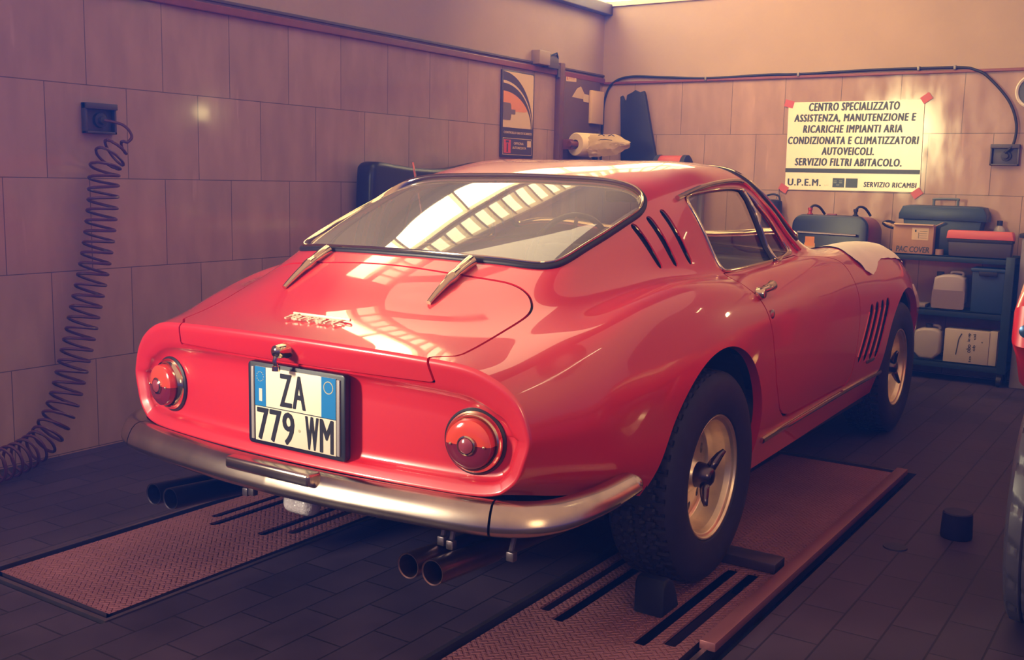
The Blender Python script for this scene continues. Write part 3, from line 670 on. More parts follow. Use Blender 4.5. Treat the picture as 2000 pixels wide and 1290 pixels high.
# side window frame: thin chrome around the opening, pillar between glass and quarter light, drip rail
R = smooth_rows(resample(SW_ROWS, .01, True), 3, True)
c = R[:, :3].mean(0); S = np.cross(np.roll(R[:, :3], -1, 0)-np.roll(R[:, :3], 1, 0), R[:, 3:6]); s = 1 if ((R[:, :3]-c)*S).sum() > 0 else -1
def surf_at(y, z, off=0.):
    # point on the flank of the body at given y, z (greenhouse and side)
    k = np.argmin((V0[:, 1]-y)**2+(V0[:, 2]-z)**2+(V0[:, 6] < 2.4)*9); return V0[k, :3]+V0[k, 3:6]*off, V0[k, 3:6]
for sx, par in ((1, side_r), (-1, side_l)):
    Q = R if sx > 0 else mirror_rows(R)
    bm = NB(); strip(bm, Q, bead(.012, .008, x0=-.004), inward=s*sx); obj('window_frame', bm, M_CHROME, par)
    bm = NB(); P = [surf_at(.745+.04*k/6, 1.186-.258*k/6, .0) for k in range(7)]
    P = [Vector(p)*1 for p, n in P]; P = [Vector((p.x*sx, p.y, p.z)) for p in P]; tube(bm, P, .009, 8)
    obj('divider_bar', bm, M_SEAL, par)
    bm = NB(); P = [surf_at(.772+.04*k/6, 1.180-.252*k/6, .003) for k in range(7)]; P = [Vector((p[0]*sx, p[1], p[2])) for p, n in P]
    Q2 = [surf_at(y_, z_, .003)[0] for y_, z_ in ((.80, 1.165), (.84, 1.125), (.90, 1.065), (.96, 1.0), (.985, .955), (.96, .945), (.89, .939))]
    P = P+[Vector((p[0]*sx, p[1], p[2])) for p in Q2][::-1]
    tube(bm, catmull(P[::1], 3, True), .0055, 8, closed=True); obj('quarter_light_frame', bm, M_CHROME, par)
DRIP = [(.56, .250, 1.154), (.561, .377, 1.180), (.562, .474, 1.195), (.562, .593, 1.207), (.556, .747, 1.214), (.560, .83, 1.205), (.585, .885, 1.165), (.632, .95, 1.095), (.662, 1.04, 1.015), (.690, 1.115, .957)]
for sx in (1, -1):
    bm = NB(); tube(bm, catmull([(x*sx, y, z) for x, y, z in DRIP], 6), .0085, 8)
    obj('drip_rail', bm, M_CHROME, car)
# sill strip
for sx in (1, -1):
    bm = NB(); n = 30; P = []
    for k in range(n+1):
        y = .41+1.62*k/n; p, nn = surf_at(y, .352+.008*k/n, .006); P.append((p[0]*sx, y, p[2]))
    P = smooth_rows(np.array(P), 6, False); tube(bm, P.tolist(), .0105, 8); obj('sill_strip', bm, M_CHROME, car)
# --- dark wheel houses and underbody
for yc, zc, ry, rz in (ARCH_R, ARCH_F):
    for sx in (1, -1):
        pr = []; t = bmesh.new()
        for x in (.42, .80 if yc < 1 else .76):
            pr.append([t.verts.new((x*sx, yc+(ry+.006)*math.cos(a_), zc+(rz+.006)*math.sin(a_))) for a_ in np.linspace(-.05, PI+.02, 40)])
        for k in range(39): t.faces.new((pr[0][k], pr[0][k+1], pr[1][k+1], pr[1][k]))
        t.faces.new(pr[0]); obj('wheel_house', t, M_DARK, car, smooth=False)
bm = NB(); box(bm, -.60, .60, -.25, 3.2, .21, .235); box(bm, -.74, .74, .42, 2.0, .215, .24); box(bm, -.60, .60, -.86, -.38, .425, .44); box(bm, -.40, .40, -.6, -.38, .32, .42)
for sx in (1, -1): tube(bm, [(sx*.25, -.3, .2), (sx*.25, 1.5, .18)], .04, 10)
box(bm, -.16, .16, -.16, .16, .22, .42, .05)
tube(bm, [(-.7, 0, .325), (.7, 0, .325)], .04, 10); tube(bm, [(-.66, 2.4, .325), (.66, 2.4, .325)], .03, 10)
obj('underbody', bm, M_DARK, car)
# --- interior
bm = NB(); box(bm, -.50, .50, -.46, .12, .80, .83, .01); box(bm, -.60, .60, .12, .2, .35, .83, .01); box(bm, -.62, .62, .1, 1.5, .27, .30)
obj('parcel_shelf', bm, M_INT, car)
for sx in (1, -1):
    t = thing('seat', '', 'x'); del t['label']; del t['category']; t.parent = car; t.location = (sx*.31, .62, .3)
    bm = NB(); box(bm, -.22, .22, -.22, .26, .05, .2, .05, 3); obj('cushion', bm, M_TAN, t)
    bm = NB(); box(bm, -.22, .22, -.33, -.22, .12, .60, .05, 3, rot=Matrix.Rotation(.22, 3, 'X')); obj('backrest', bm, M_TAN, t)
bm = NB(); box(bm, -.62, .62, 1.16, 1.42, .74, .90, .04, 3); box(bm, -.5, -.14, 1.10, 1.25, .86, .92, .03, 3)
dash = obj('dashboard', bm, M_INT, car)
bm = NB(); lathe(bm, [(.19+.013*math.cos(a_), .013*math.sin(a_)) for a_ in np.linspace(0, 2*PI, 13)], (0, 0, 0), 1, 48)
wheel_rot = Matrix.Rotation(math.radians(-22), 3, 'X')
bmesh.ops.rotate(bm, verts=bm.verts, cent=(0, 0, 0), matrix=wheel_rot); bmesh.ops.translate(bm, verts=bm.verts, vec=(-.30, 1.03, .875))
stw = obj('steering_wheel', bm, mat('dark wood rim', (50, 34, 36), .35), car)
bm = NB()
for a_ in (0, 120, 240):
    a_ = math.radians(a_+90); d = wheel_rot @ Vector((math.cos(a_)*.18, 0, math.sin(a_)*.18)); c_ = Vector((-.30, 1.03, .875)); tube(bm, [c_, c_+d], .009, 6)
tube(bm, [(-.30, 1.03, .875), (-.30, 1.25, .80)], .022, 10); obj('wheel_spokes', bm, M_CHROMEW, stw)
bm = NB(); box(bm, -.06, .08, .90, .925, 1.12, 1.165, .01); tube(bm, [(.01, .92, 1.16), (.01, .97, 1.22)], .006, 6); obj('rear_view_mirror', bm, M_INT, car)
# --- bumper: swept blade with wrapped ends
def bumper_path(n=90):
    K = [(0, -1.0, .403), (.2, -.993, .403), (.4, -.972, .403), (.58, -.945, .403), (.68, -.918, .404), (.745, -.882, .407), (.79, -.83, .412), (.818, -.76, .419), (.836, -.67, .427), (.846, -.555, .440)]
    return [Vector(p) for p in catmull(K, 30)]
def blade(P, taper=0.):
    prof = [(-.05, .034), (-.03, .041), (-.012, .041), (.002, .035), (.013, .023), (.021, .008), (.027, -.008), (.029, -.020), (.025, -.030), (.014, -.037), (0, -.041), (-.015, -.043), (-.035, -.040)]
    bm = NB(); t = bmesh.new(); rings = []
    for i, p in enumerate(P):
        T = (P[min(i+1, len(P)-1)]-P[max(i-1, 0)]).normalized(); o = Vector((T.y, -T.x, 0)).normalized(); o = o if o.dot(Vector((p.x, p.y-.2, 0))) > 0 else -o
        k_ = 1-taper*(i/max(len(P)-1, 1))**1.5; rings.append([t.verts.new(p+o*(a_*(.5+.5*k_))+Vector((0, 0, b_*k_))) for a_, b_ in prof])
    for A, Bq in zip(rings[:-1], rings[1:]):
        for k in range(len(prof)-1): t.faces.new((A[k], A[k+1], Bq[k+1], Bq[k]))
    t.faces.new(rings[0]); t.faces.new(rings[-1][::-1])
    bmesh.ops.recalc_face_normals(t, faces=t.faces); merge(bm, t); return bm
BP = bumper_path(); ks = min(range(len(BP)), key=lambda i: abs(BP[i].x-.655))
half = BP[:ks+1]; full = [Vector((-p.x, p.y, p.z)) for p in half[::-1]][:-1]+half
bumper = obj('bumper_bar', blade(full), M_CHROMEW, car)
for sx in (1, -1):
    P = BP[ks+2:]; tail_end = []
    e = P[-1]
    bm = blade([Vector((p.x*sx, p.y, p.z)) for p in P], .42)
    # rounded tip
    t = bmesh.new(); bmesh.ops.create_uvsphere(t, u_segments=16, v_segments=10, radius=1)
    for v in t.verts: v.co = Vector(((e.x-.010+v.co.x*.031)*sx, e.y+v.co.y*.024, e.z-.001+v.co.z*.0238))
    merge(bm, t); o = obj('bumper_end', bm, M_CHROMEW, car)
bm = NB(); box(bm, -.140, .168, -1.036, -.985, .416, .450, .009, 3); obj('step_plate', bm, M_CHROMEW, bumper)
# --- tail lamps
M_AMBER = mat('amber lens', (226, 74, 52), .12, coat=1., spec=.7); M_RLENS = mat('dark red lens', (120, 30, 52), .12, coat=1., spec=.7); M_REFL = mat('red reflector', (150, 60, 74), .2, coat=.6)
for sx in (1, -1):
    cx, cz = .563*sx, .567; cy = tail_y(cx, 0)+.031; ang = math.atan2(2*.075*cx/.73**2, 1.)
    rotm = Matrix.Rotation(ang, 3, 'Z')
    def place(bm): bmesh.ops.rotate(bm, verts=bm.verts, cent=(0, 0, 0), matrix=rotm); bmesh.ops.translate(bm, verts=bm.verts, vec=(cx, cy, cz))
    bm = NB(); lathe(bm, [(.078, .004), (.078, -.006), (.074, -.016), (.069, -.021), (.064, -.018), (.064, 0)], (0, 0, 0), 1, 48); place(bm); ring = obj('tail_lamp', bm, M_CHROME, car)
    bm = NB(); lathe(bm, [(.084, .003), (.084, -.002), (.079, -.006), (.074, -.004)], (0, 0, 0), 1, 48); place(bm); obj('lamp_gasket', bm, M_SEAL, ring)
    for nm, m_, lo in (('amber_lens', M_AMBER, 0), ('red_lens', M_RLENS, 1)):
        t = bmesh.new(); prof = [(.063, -.012), (.0625, -.030), (.060, -.040), (.052, -.045), (.036, -.047), (.022, -.048)]; N_ = 24; rg = []
        for r_, h_ in prof: rg.append([t.verts.new((r_*math.cos(PI*k/N_+PI*lo), h_, r_*math.sin(PI*k/N_+PI*lo))) for k in range(N_+1)])
        for A, Bq in zip(rg[:-1], rg[1:]):
            for k in range(N_): t.faces.new((A[k], A[k+1], Bq[k+1], Bq[k]))
        bm = NB(); merge(bm, t); place(bm); obj(nm, bm, m_, ring)
    bm = NB(); lathe(bm, [(.0245, -.040), (.0245, -.052), (.021, -.054), (.020, -.050)], (0, 0, 0), 1, 32); place(bm); obj('reflector_ring', bm, M_CHROME, ring)
    bm = NB(); lathe(bm, [(.0205, -.046), (.019, -.054), (.012, -.058), (0, -.060)], (0, 0, 0), 1, 32); place(bm); obj('reflector', bm, M_REFL, ring)
    for q in (-1, 1):
        bm = NB(); t = bmesh.new(); bmesh.ops.create_uvsphere(t, u_segments=10, v_segments=6, radius=.004)
        bmesh.ops.translate(t, verts=t.verts, vec=(q*.045, -.047, 0)); merge(bm, t); place(bm); obj('lens_screw', bm, M_CHROME, ring)
# --- number plate
PX, PZ, PY = .029, .5825, -.928
M_PLATEF = mat('black plate holder', (24, 22, 40), .4); M_PW = mat('cream plate', (240, 228, 205), .45); M_PB = mat('plate blue', (18, 120, 190), .4); M_PK = mat('plate black', (22, 20, 34), .5); M_PG = mat('grey plate edge', (160, 150, 150), .4)
M_YEL = mat('pale yellow mark', (190, 180, 150), .5)
bm = NB(); W2, H2 = .178, .114
prism(bm, rrect(PX-W2, PX+W2, PZ-H2, PZ+H2, .012), 1, PY-.012, PY+.010, .003); plate = obj('number_plate', bm, M_PLATEF, car)
w_, h_ = .148, .1025
bm = NB(); box(bm, PX-w_, PX+w_, PY-.0145, PY-.010, PZ-h_, PZ+h_, .001); obj('plate_face', bm, M_PW, plate)
for sx in (1, -1):
    bm = NB(); box(bm, PX+sx*(w_+.004)-(.0 if sx > 0 else .010), PX+sx*(w_+.004)+(.010 if sx > 0 else 0), PY-.0165, PY-.011, PZ-h_+.002, PZ+h_-.002, .001)
    obj('plate_clip', bm, M_PG, plate)
fx = lambda f: PX-w_+2*w_*f
fz = lambda f: PZ+h_-2*h_*f
for f0, f1 in ((0, .14), (.83, 1)): bm = NB(); box(bm, fx(f0), fx(f1), PY-.0152, PY-.0142, fz(.525), fz(.0)); obj('blue_band', bm, M_PB, plate)
bm = NB(); yl = PY-.0150
text_bm(bm, 'Z', (fx(.395), yl, fz(.265)), (1, 0, 0), (0, 0, 1), .040, .088, .0008, fat=.0021)
text_bm(bm, 'A', (fx(.56), yl, fz(.265)), (1, 0, 0), (0, 0, 1), .043, .088, .0008, fat=.0021)
for c_, f_ in (('7', .10), ('7', .262), ('9', .425), ('W', .715), ('M', .893)):
    text_bm(bm, c_, (fx(f_), yl, fz(.765)), (1, 0, 0), (0, 0, 1), .040 if c_ not in 'WM' else .044, .088, .0008, fat=.0021)
box(bm, fx(0), fx(1), PY-.0150, PY-.0142, fz(.533), fz(.522))
obj('plate_characters', bm, M_PK, plate)
bm = NB(); box(bm, fx(.055), fx(.095), PY-.0158, PY-.0145, fz(.46), fz(.29)); obj('country_letter', bm, M_WHITE, plate)
bm = NB(); lathe(bm, [(.017, -.0158), (.0145, -.0158), (.0145, -.0150), (.017, -.0150), (.017, -.0158)], (fx(.915), PY, fz(.13)), 1, 28)
obj('plate_mark', bm, M_YEL, plate); bm = NB()
for k in range(12):
    a_ = 2*PI*k/12; box(bm, fx(.07)+.013*math.cos(a_)-.0012, fx(.07)+.013*math.cos(a_)+.0012, PY-.0156, PY-.0148, fz(.13)+.013*math.sin(a_)-.0012, fz(.13)+.013*math.sin(a_)+.0012)
obj('star_ring', bm, M_YEL, plate); bm = NB(); lathe(bm, [(.004, -.0156), (.0, -.0158)], (fx(.56), PY, fz(.765)), 1, 12); obj('plate_screw', bm, M_YEL, plate)
# --- lid furniture: lock, hinges, lettering
bm = NB(); lathe(bm, [(0, -.052), (.010, -.051), (.0165, -.046), (.019, -.036), (.019, -.02), (.022, -.012), (.024, 0)], (0, -.935, .741), 1, 28); tube(bm, [(0, -.978, .733), (.001, -.985, .716), (.002, -.980, .700)], .006, 8); tube(bm, [(0.002, -.980, .702), (.002, -.981, .690)], .011, 10)
obj('boot_lock', bm, M_CHROME, lid)
def top_at(x, y, off=0.):
    k = np.argmin((V0[:, 0]-x)**2+(V0[:, 1]-y)**2+(V0[:, 6] > 4.5)*9); return Vector(V0[k, :3]+V0[k, 3:6]*off)
for sx in (1, -1):
    bm = NB(); P = []; rr = []
    for k in range(15):
        f = k/14; y = -.492-.19*f; p = top_at(.277, y, .012*(1-.25*f)+.006*math.sin(PI*f)); P.append((p.x*sx, y, p.z)); rr.append(.019*(1-.62*f)+(.003 if k in (6, 7) else 0))
    P = smooth_rows(np.array(P), 3, False).tolist(); tube(bm, P, rr, 12); obj('lid_hinge', bm, M_CHROME, lid)
bm = NB(); pc = top_at(.01, -.832, .004); ln = (Vector(top_at(0, -.79))-Vector(top_at(0, -.86))).normalized()
text_bm(bm, 'ferrari', pc-Vector((.004, 0, 0)), (1, 0, 0), tuple(ln), .195, .030, .005, 0, .35, fat=.0009, space=1.12)
q = pc+ln*.019; box(bm, q.x-.098, q.x+.112, q.y-.003, q.y+.003, q.z-.002, q.z+.006, .001, rot=None)
obj('badge_lettering', bm, mat('pale satin badge metal', (244, 232, 206), .45, metal=.6), lid)
# --- door furniture
for sx, dd in ((1, door_r), (-1, door_l)):
    bm = NB(); p0, n0 = surf_at(.345, .852, .0); p1, n1 = surf_at(.475, .855, .0)
    a_ = Vector(p0)+Vector(n0)*.016+Vector((0, .0, 0)); b_ = Vector(p1)+Vector(n1)*.026
    lathe(bm, [(0, .03), (.014, .029), (.019, .022), (.021, .008), (.019, 0)], (0, 0, 0), 0, 24); bmesh.ops.translate(bm, verts=bm.verts, vec=Vector(p0)+Vector((0, .012, 0)))
    tube(bm, [a_+Vector((.004, .01, 0)), a_.lerp(b_, .3)+Vector((.008, 0, 0)), b_+Vector((.002, -.03, 0)), b_+Vector((-.004, -.012, 0))], [.011, .012, .018, .014], 12)
    tube(bm, [Vector(p1)+Vector((-.01, -.03, 0)), b_+Vector((-.005, -.03, 0))], .012, 10)
    if sx < 0: bmesh.ops.scale(bm, vec=(-1, 1, 1), verts=bm.verts)
    obj('door_handle', bm, M_CHROME, dd)
    bm = NB(); p, n = surf_at(.405, .785, 0); lathe(bm, [(.016, 0), (.016, .003), (.011, .006), (0, .007)], (0, 0, 0), 0, 24); bmesh.ops.translate(bm, verts=bm.verts, vec=p)
    if sx < 0: bmesh.ops.scale(bm, vec=(-1, 1, 1), verts=bm.verts)
    obj('door_lock', bm, M_CHROMEW, dd)
    # bright fins beside the front wing vents, maker strip below
    for (q0, q1) in VENTS:
        P = []
        for k in range(8):
            f = k/7; y = q0[1]+(q1[1]-q0[1])*f-.048; z = q0[2]+(q1[2]-q0[2])*f; p, n = surf_at(y, z, -.0015); P.append((p[0]*sx, y, z))
        bm = NB(); tube(bm, smooth_rows(np.array(P), 2, False).tolist(), .005, 8); obj('vent_fin', bm, M_PAINT, car)
    bm = NB(); p, n = surf_at(1.80, .442, .0); box(bm, p[0]-.001, p[0]+.005, 1.74, 1.86, .435, .449, .001)
    if sx < 0: bmesh.ops.scale(bm, vec=(-1, 1, 1), verts=bm.verts)
    obj('wing_badge', bm, M_STEEL, car)
# --- wheels
def wheel_meshes(R=.3255, W=.205, rr=.192):
    # axis along +x outward; outer flange plane at x=0
    na = 288; pr = [(-.010, rr-.004), (.004, rr+.004), (.0135, rr+.03), (.0165, rr+.062), (.013, R-.040), (.003, R-.018), (-.008, R-.0075)]
    nl_ = 26; xs_ = np.linspace(-.014, -.176, nl_); inner = [(-.180-(-.008-a_)*1.0-.0, r_) for a_, r_ in pr[::-1]]
    prof = [(a_, r_, 0) for a_, r_ in pr]+[(x, R, 1) for x in xs_]+[(-.184-.011-a_ if False else -.19-a_, r_, 0) for a_, r_ in pr[::-1]]
    t = bmesh.new(); rg = []
    for a_, r_, tr in prof:
        ring_ = []
        for k in range(na):
            th = 2*PI*k/na; q = r_
            if tr:
                s = (a_+.095)/.081; q -= .004*s*s
                p_ = 48*th; zig = .10*(abs(((p_/PI) % 2)-1)*2-1)
                g = min(abs(s-(c_+zig)) for c_ in (-.62, -.21, .21, .62))
                row_ = sum(s > c_+zig for c_ in (-.62, -.21, .21, .62)); gr = abs(((p_/PI+row_*1.0+.5*s) % 2)-1)
                if g < .045 or gr < .17: q -= .0075
            ring_.append(t.verts.new((a_, q*math.cos(th), q*math.sin(th))))
        rg.append(ring_)
    for A, Bq in zip(rg[:-1], rg[1:]):
        for k in range(na): t.faces.new((A[k], A[(k+1) % na], Bq[(k+1) % na], Bq[k]))
    bmesh.ops.recalc_face_normals(t, faces=t.faces); tyre = bpy.data.meshes.new('tyre'); t.to_mesh(tyre); t.free()
    tyre.polygons.foreach_set('use_smooth', [True]*len(tyre.polygons)); tyre.set_sharp_from_angle(angle=math.radians(28)); tyre.materials.append(M_RUBBER)
    # rim: lathe grid with holes cut through the disc
    pf = [(-.014, rr-.006), (-.004, rr), (.001, rr-.003), (0, rr-.0075), (-.007, rr-.0105), (-.010, rr-.0155), (-.013, rr-.019), (-.030, rr-.024), (-.068, rr-.031), (-.084, rr-.036), (-.090, rr-.043), (-.0895, .135), (-.086, .12), (-.082, .10), (-.079, .08), (-.075, .06), (-.062, .048), (-.05, .040), (-.048, 0.001)]
    # refine
    s_ = np.concatenate([[0], np.cumsum(np.hypot(*np.diff(np.array(pf), axis=0).T))]); tt = np.unique(np.concatenate([s_, np.linspace(0, s_[-1], 70)])); pa = np.interp(tt, s_, [p[0] for p in pf]); prr = np.interp(tt, s_, [p[1] for p in pf])
    n2 = 160; th = np.arange(n2)*2*PI/n2
    Gr = np.stack([np.repeat(pa[:, None], n2, 1), prr[:, None]*np.cos(th), prr[:, None]*np.sin(th)], 2)
    V = Gr.reshape(-1, 3); n1 = len(pa); i_, j_ = np.meshgrid(np.arange(n1-1), np.arange(n2), indexing='ij'); a_ = (i_*n2+j_).ravel(); a2 = (i_*n2+(j_+1) % n2).ravel(); b_ = a_+n2; b2 = a2+n2
    F = np.concatenate([np.stack([a_, a2, b2], 1), np.stack([a_, b2, b_], 1)])
    fnr = np.cross(V[F[:, 1]]-V[F[:, 0]], V[F[:, 2]]-V[F[:, 0]]); N = np.zeros_like(V)
    for k in range(3): np.add.at(N, F[:, k], fnr)
    N /= np.maximum(np.linalg.norm(N, axis=1, keepdims=True), 1e-12)
    if N[(n1*3//4)*n2, 0] < 0: N = -N; F = F[:, ::-1]
    M = (np.concatenate([V, N, np.zeros((len(V), 1))], 1), F); E = []
    for k in range(10):
        c_ = 2*PI*k/10; P = M[0][:, :3]; cy_, cz_ = .118*math.cos(c_), .118*math.sin(c_)
        rad = (P[:, 1]-cy_)*math.cos(c_)+(P[:, 2]-cz_)*math.sin(c_); tan = -(P[:, 1]-cy_)*math.sin(c_)+(P[:, 2]-cz_)*math.cos(c_)
        f = (np.hypot(rad/.020, tan/.0135)-1)*.0135; f = np.where(P[:, 0] < -.07, f, 1.)
        M, e = clip(M, f); E += list(e)
    return tyre, shell(M, E, depth=.008, mirror=False)
TYRE, RIM = wheel_meshes()
M_RIM = mat('grey gold alloy', (232, 212, 184), .34, metal=.9, noise=.14, nscale=18)
def rim_obj(parent):
    o = shell_obj('wheel', [RIM], M_RIM, parent); return o
rimR = rim_obj(car); rim_me = rimR.data
M_SPIN = mat('dark chrome spinner', (92, 82, 92), .22, metal=1.)
def spinner_bm():
    bm = NB(); lathe(bm, [(.040, -.05), (.038, -.03), (.030, -.012), (.027, -.004), (.018, .0), (0, .002)], (0, 0, 0), 0, 28)
    for k in (0, 1):
        a_ = math.radians(200)+k*PI; d = Vector((0, math.cos(a_), math.sin(a_)))
        tube(bm, [d*.02+Vector((-.02, 0, 0)), d*.05+Vector((-.012, 0, 0)), d*.075+Vector((-.004, 0, 0)), d*.095+Vector((.006, 0, 0))], [.016, .015, .012, .007], 10)
    return bm
bmx = spinner_bm(); sp_me = bpy.data.meshes.new('spinner'); bmesh.ops.recalc_face_normals(bmx, faces=bmx.faces); bmx.to_mesh(sp_me); bmx.free(); sp_me.polygons.foreach_set('use_smooth', [True]*len(sp_me.polygons)); sp_me.materials.append(M_SPIN)
bmx = NB(); lathe(bmx, [(.17, -.12), (.17, -.105), (.0, -.104)], (0, 0, 0), 0, 40); hub_me = bpy.data.meshes.new('brake_disc'); bmx.to_mesh(hub_me); bmx.free(); hub_me.materials.append(M_DARK)
for i, (x, y, rz, rx) in enumerate([(.832, 0, 0, .5), (.794, 2.4, 0, 1.7), (-.832, 0, PI, 2.1), (-.794, 2.4, PI, 0)]):
    o = rimR if i == 0 else obj('wheel', rim_me, None, car)
    o.location = (x, y, .3255); o.rotation_euler = (rx, 0, rz) if rz == 0 else (rx, 0, rz)
    for nm, me in (('tyre', TYRE), ('knock_off_spinner', sp_me), ('brake_disc', hub_me)): obj(nm, me, None, o)
# --- exhausts, lamp, antenna
M_PIPE = mat('heat-stained exhaust', (112, 84, 84), .3, metal=.9, noise=.2, nscale=16); M_PIPED = mat('dark exhaust', (50, 42, 56), .4, metal=.7)  # second material is darker, used on the left pair of pipes
def pipe(x, y0=-.975, m_=None):
    bm = NB(); dz = -.07
    t = bmesh.new(); seg = 24
    prof = [(.030, .002), (.0325, 0), (.0325, .26), (.029, .265), (.027, .6)]; z0 = .256
    rings_ = []
    for r_, h_ in [(.0285, .12)]+[(.029, .002)]+prof: rings_.append([t.verts.new((x+r_*math.cos(2*PI*k/seg), y0+h_, z0+dz*h_+r_*math.sin(2*PI*k/seg))) for k in range(seg)])
    for A, Bq in zip(rings_[:-1], rings_[1:]):
        for k in range(seg): t.faces.new((A[k], A[(k+1) % seg], Bq[(k+1) % seg], Bq[k]))
    t.faces.new(rings_[0]); bmesh.ops.recalc_face_normals(t, faces=t.faces); merge(bm, t)
    o = obj('exhaust_pipe', bm, m_, car); return o
for x, m_ in ((.52, M_PIPE), (.445, M_PIPE), (-.445, M_PIPED), (-.52, M_PIPED)): pipe(x, m_=m_)
for sx in (1, -1):
    for x, z in ((.672, .335), (.462, .33), (.49, .325)) if sx > 0 else ((.225, .33), (.25, .325)):
        bm = NB(); tube(bm, [(x*sx, -.84, z+.03), (x*sx*.99, -.85, z-.03)], .007, 8); box(bm, x*sx-.011, x*sx+.011, -.868, -.848, z-.05, z-.026, .003); obj('exhaust_hanger', bm, M_STEEL, car)
bm = NB(); box(bm, -.112, .004, -.865, -.80, .252, .314, .028, 5); lamp = obj('reversing_lamp', bm, mat('clear ribbed lens', (200, 188, 196), .15, coat=1., bump=.5, bscale=90), car)
bm = NB(); box(bm, -.07, -.04, -.83, -.80, .30, .38, .004); obj('lamp_bracket', bm, M_STEEL, lamp)
bm = NB(); tube(bm, [(-.745, .60, .93), (-.748, .56, 1.1), (-.752, .515, 1.262)], .0045, 8); obj('antenna', bm, M_CHROME, car)
# --- white protective cover taped over the front wing
def wing_rows(poly, off):
    P = np.stack([V0[:, 1], V0[:, 6]*US], 1); return clip((V0, F0), sd_poly(P, poly))
COVER = smooth_poly([(1.58, 2.4), (1.655, 5.5), (1.60, 6.95), (1.705, 7.66), (1.79, 8.02), (1.86, 7.95), (1.945, 7.66), (2.03, 7.42), (2.10, 7.30), (2.36, 7.27), (2.72, 7.1), (2.86, 6.2), (2.92, 2.4)], 1)*np.array([1, US])
CV, ecv = wing_rows(COVER, 0)
r = np.random.RandomState(3)
wob = .004+.006*np.abs(np.sin(CV[0][:, 1]*22+CV[0][:, 6]*.8))*np.clip((CV[0][:, 6]-4.5)/3, 0, 1)
CV = (np.concatenate([CV[0][:, :3]+CV[0][:, 3:6]*wob[:, None], CV[0][:, 3:]], 1), CV[1])
M_COVER = mat('white protective fleece', (250, 240, 222), .85, noise=.04, bump=.1, bscale=40)
tag(shell_obj('wing_cover', [shell(CV, [], mirror=False)], M_COVER), 'white protective sheet draped over the right front wing of the red car', 'cover')
# ---------------------------------------------------------------- floor ramps
def tread_mat():
    m = bpy.data.materials.new('tread plate'); m.use_nodes = True; nt = m.node_tree; b = nt.nodes['Principled BSDF']; L = nt.links.new
    tc = node(nt, 'ShaderNodeTexCoord'); hs = []
    for ang, off in ((PI/4, 0), (-PI/4, .0)):
        mp = node(nt, 'ShaderNodeMapping'); mp.inputs['Rotation'].default_value = (0, 0, ang); mp.inputs['Location'].default_value = (off, off, 0); L(tc.outputs['Object'], mp.inputs[0])
        br = node(nt, 'ShaderNodeTexBrick'); br.offset = .5; br.inputs['Scale'].default_value = 1; br.inputs['Brick Width'].default_value = .030; br.inputs['Row Height'].default_value = .015
        br.inputs['Mortar Size'].default_value = .0048; br.inputs['Mortar Smooth'].default_value = .6; L(mp.outputs[0], br.inputs['Vector'])
        iv = node(nt, 'ShaderNodeMath', operation='SUBTRACT'); iv.inputs[0].default_value = 1; L(br.outputs['Fac'], iv.inputs[1]); hs.append(iv)
    ck = node(nt, 'ShaderNodeTexChecker'); ck.inputs['Scale'].default_value = 1/.0424; mpc = node(nt, 'ShaderNodeMapping'); mpc.inputs['Rotation'].default_value = (0, 0, PI/4); L(tc.outputs['Object'], mpc.inputs[0]); L(mpc.outputs[0], ck.inputs['Vector'])
    mx = node(nt, 'ShaderNodeMix'); L(ck.outputs['Fac'], mx.inputs[0]); L(hs[0].outputs[0], mx.inputs[2]); L(hs[1].outputs[0], mx.inputs[3])
    bp = node(nt, 'ShaderNodeBump'); bp.inputs['Strength'].default_value = .9; bp.inputs['Distance'].default_value = .006; L(mx.outputs[0], bp.inputs['Height']); L(bp.outputs[0], b.inputs['Normal'])
    nz = node(nt, 'ShaderNodeTexNoise'); nz.inputs['Scale'].default_value = 3; nz.inputs['Detail'].default_value = 6; L(tc.outputs['Object'], nz.inputs['Vector'])
    rp = node(nt, 'ShaderNodeMapRange'); rp.inputs['From Min'].default_value = .3; rp.inputs['From Max'].default_value = .7; rp.inputs['To Min'].default_value = .75; rp.inputs['To Max'].default_value = 1.15; L(nz.outputs['Fac'], rp.inputs['Value'])
    sc = node(nt, 'ShaderNodeVectorMath', operation='SCALE'); sc.inputs[0].default_value = lin((150, 96, 106)); L(rp.outputs[0], sc.inputs['Scale']); L(sc.outputs[0], b.inputs['Base Color'])
    b.inputs['Roughness'].default_value = .5; b.inputs['Metallic'].default_value = .35
    return m
M_TREAD = tread_mat()
def plate_grid(x0, x1, y0, y1, slots, z):
    xs_ = np.linspace(x0, x1, int((x1-x0)/.012)+1); yv = np.linspace(y0, y1, int((y1-y0)/.02)+1); X, Y = np.meshgrid(xs_, yv, indexing='ij'); n = len(yv)
    V = np.stack([X.ravel(), Y.ravel(), np.full(X.size, z), np.zeros(X.size), np.zeros(X.size), np.ones(X.size), np.zeros(X.size)], 1)
    i, j = np.meshgrid(np.arange(len(xs_)-1), np.arange(n-1), indexing='ij'); a = (i*n+j).ravel(); b = a+n
    M = (V, np.concatenate([np.stack([a, b, b+1], 1), np.stack([a, b+1, a+1], 1)])); E = []
    for sx0, sx1, sy0, sy1 in slots:
        P = M[0]; f = np.maximum(np.maximum(sx0-P[:, 0], P[:, 0]-sx1), np.maximum(sy0-P[:, 1], P[:, 1]-sy1)); M, e = clip(M, f); E += list(e)
    return shell(M, E, depth=.007, mirror=False)
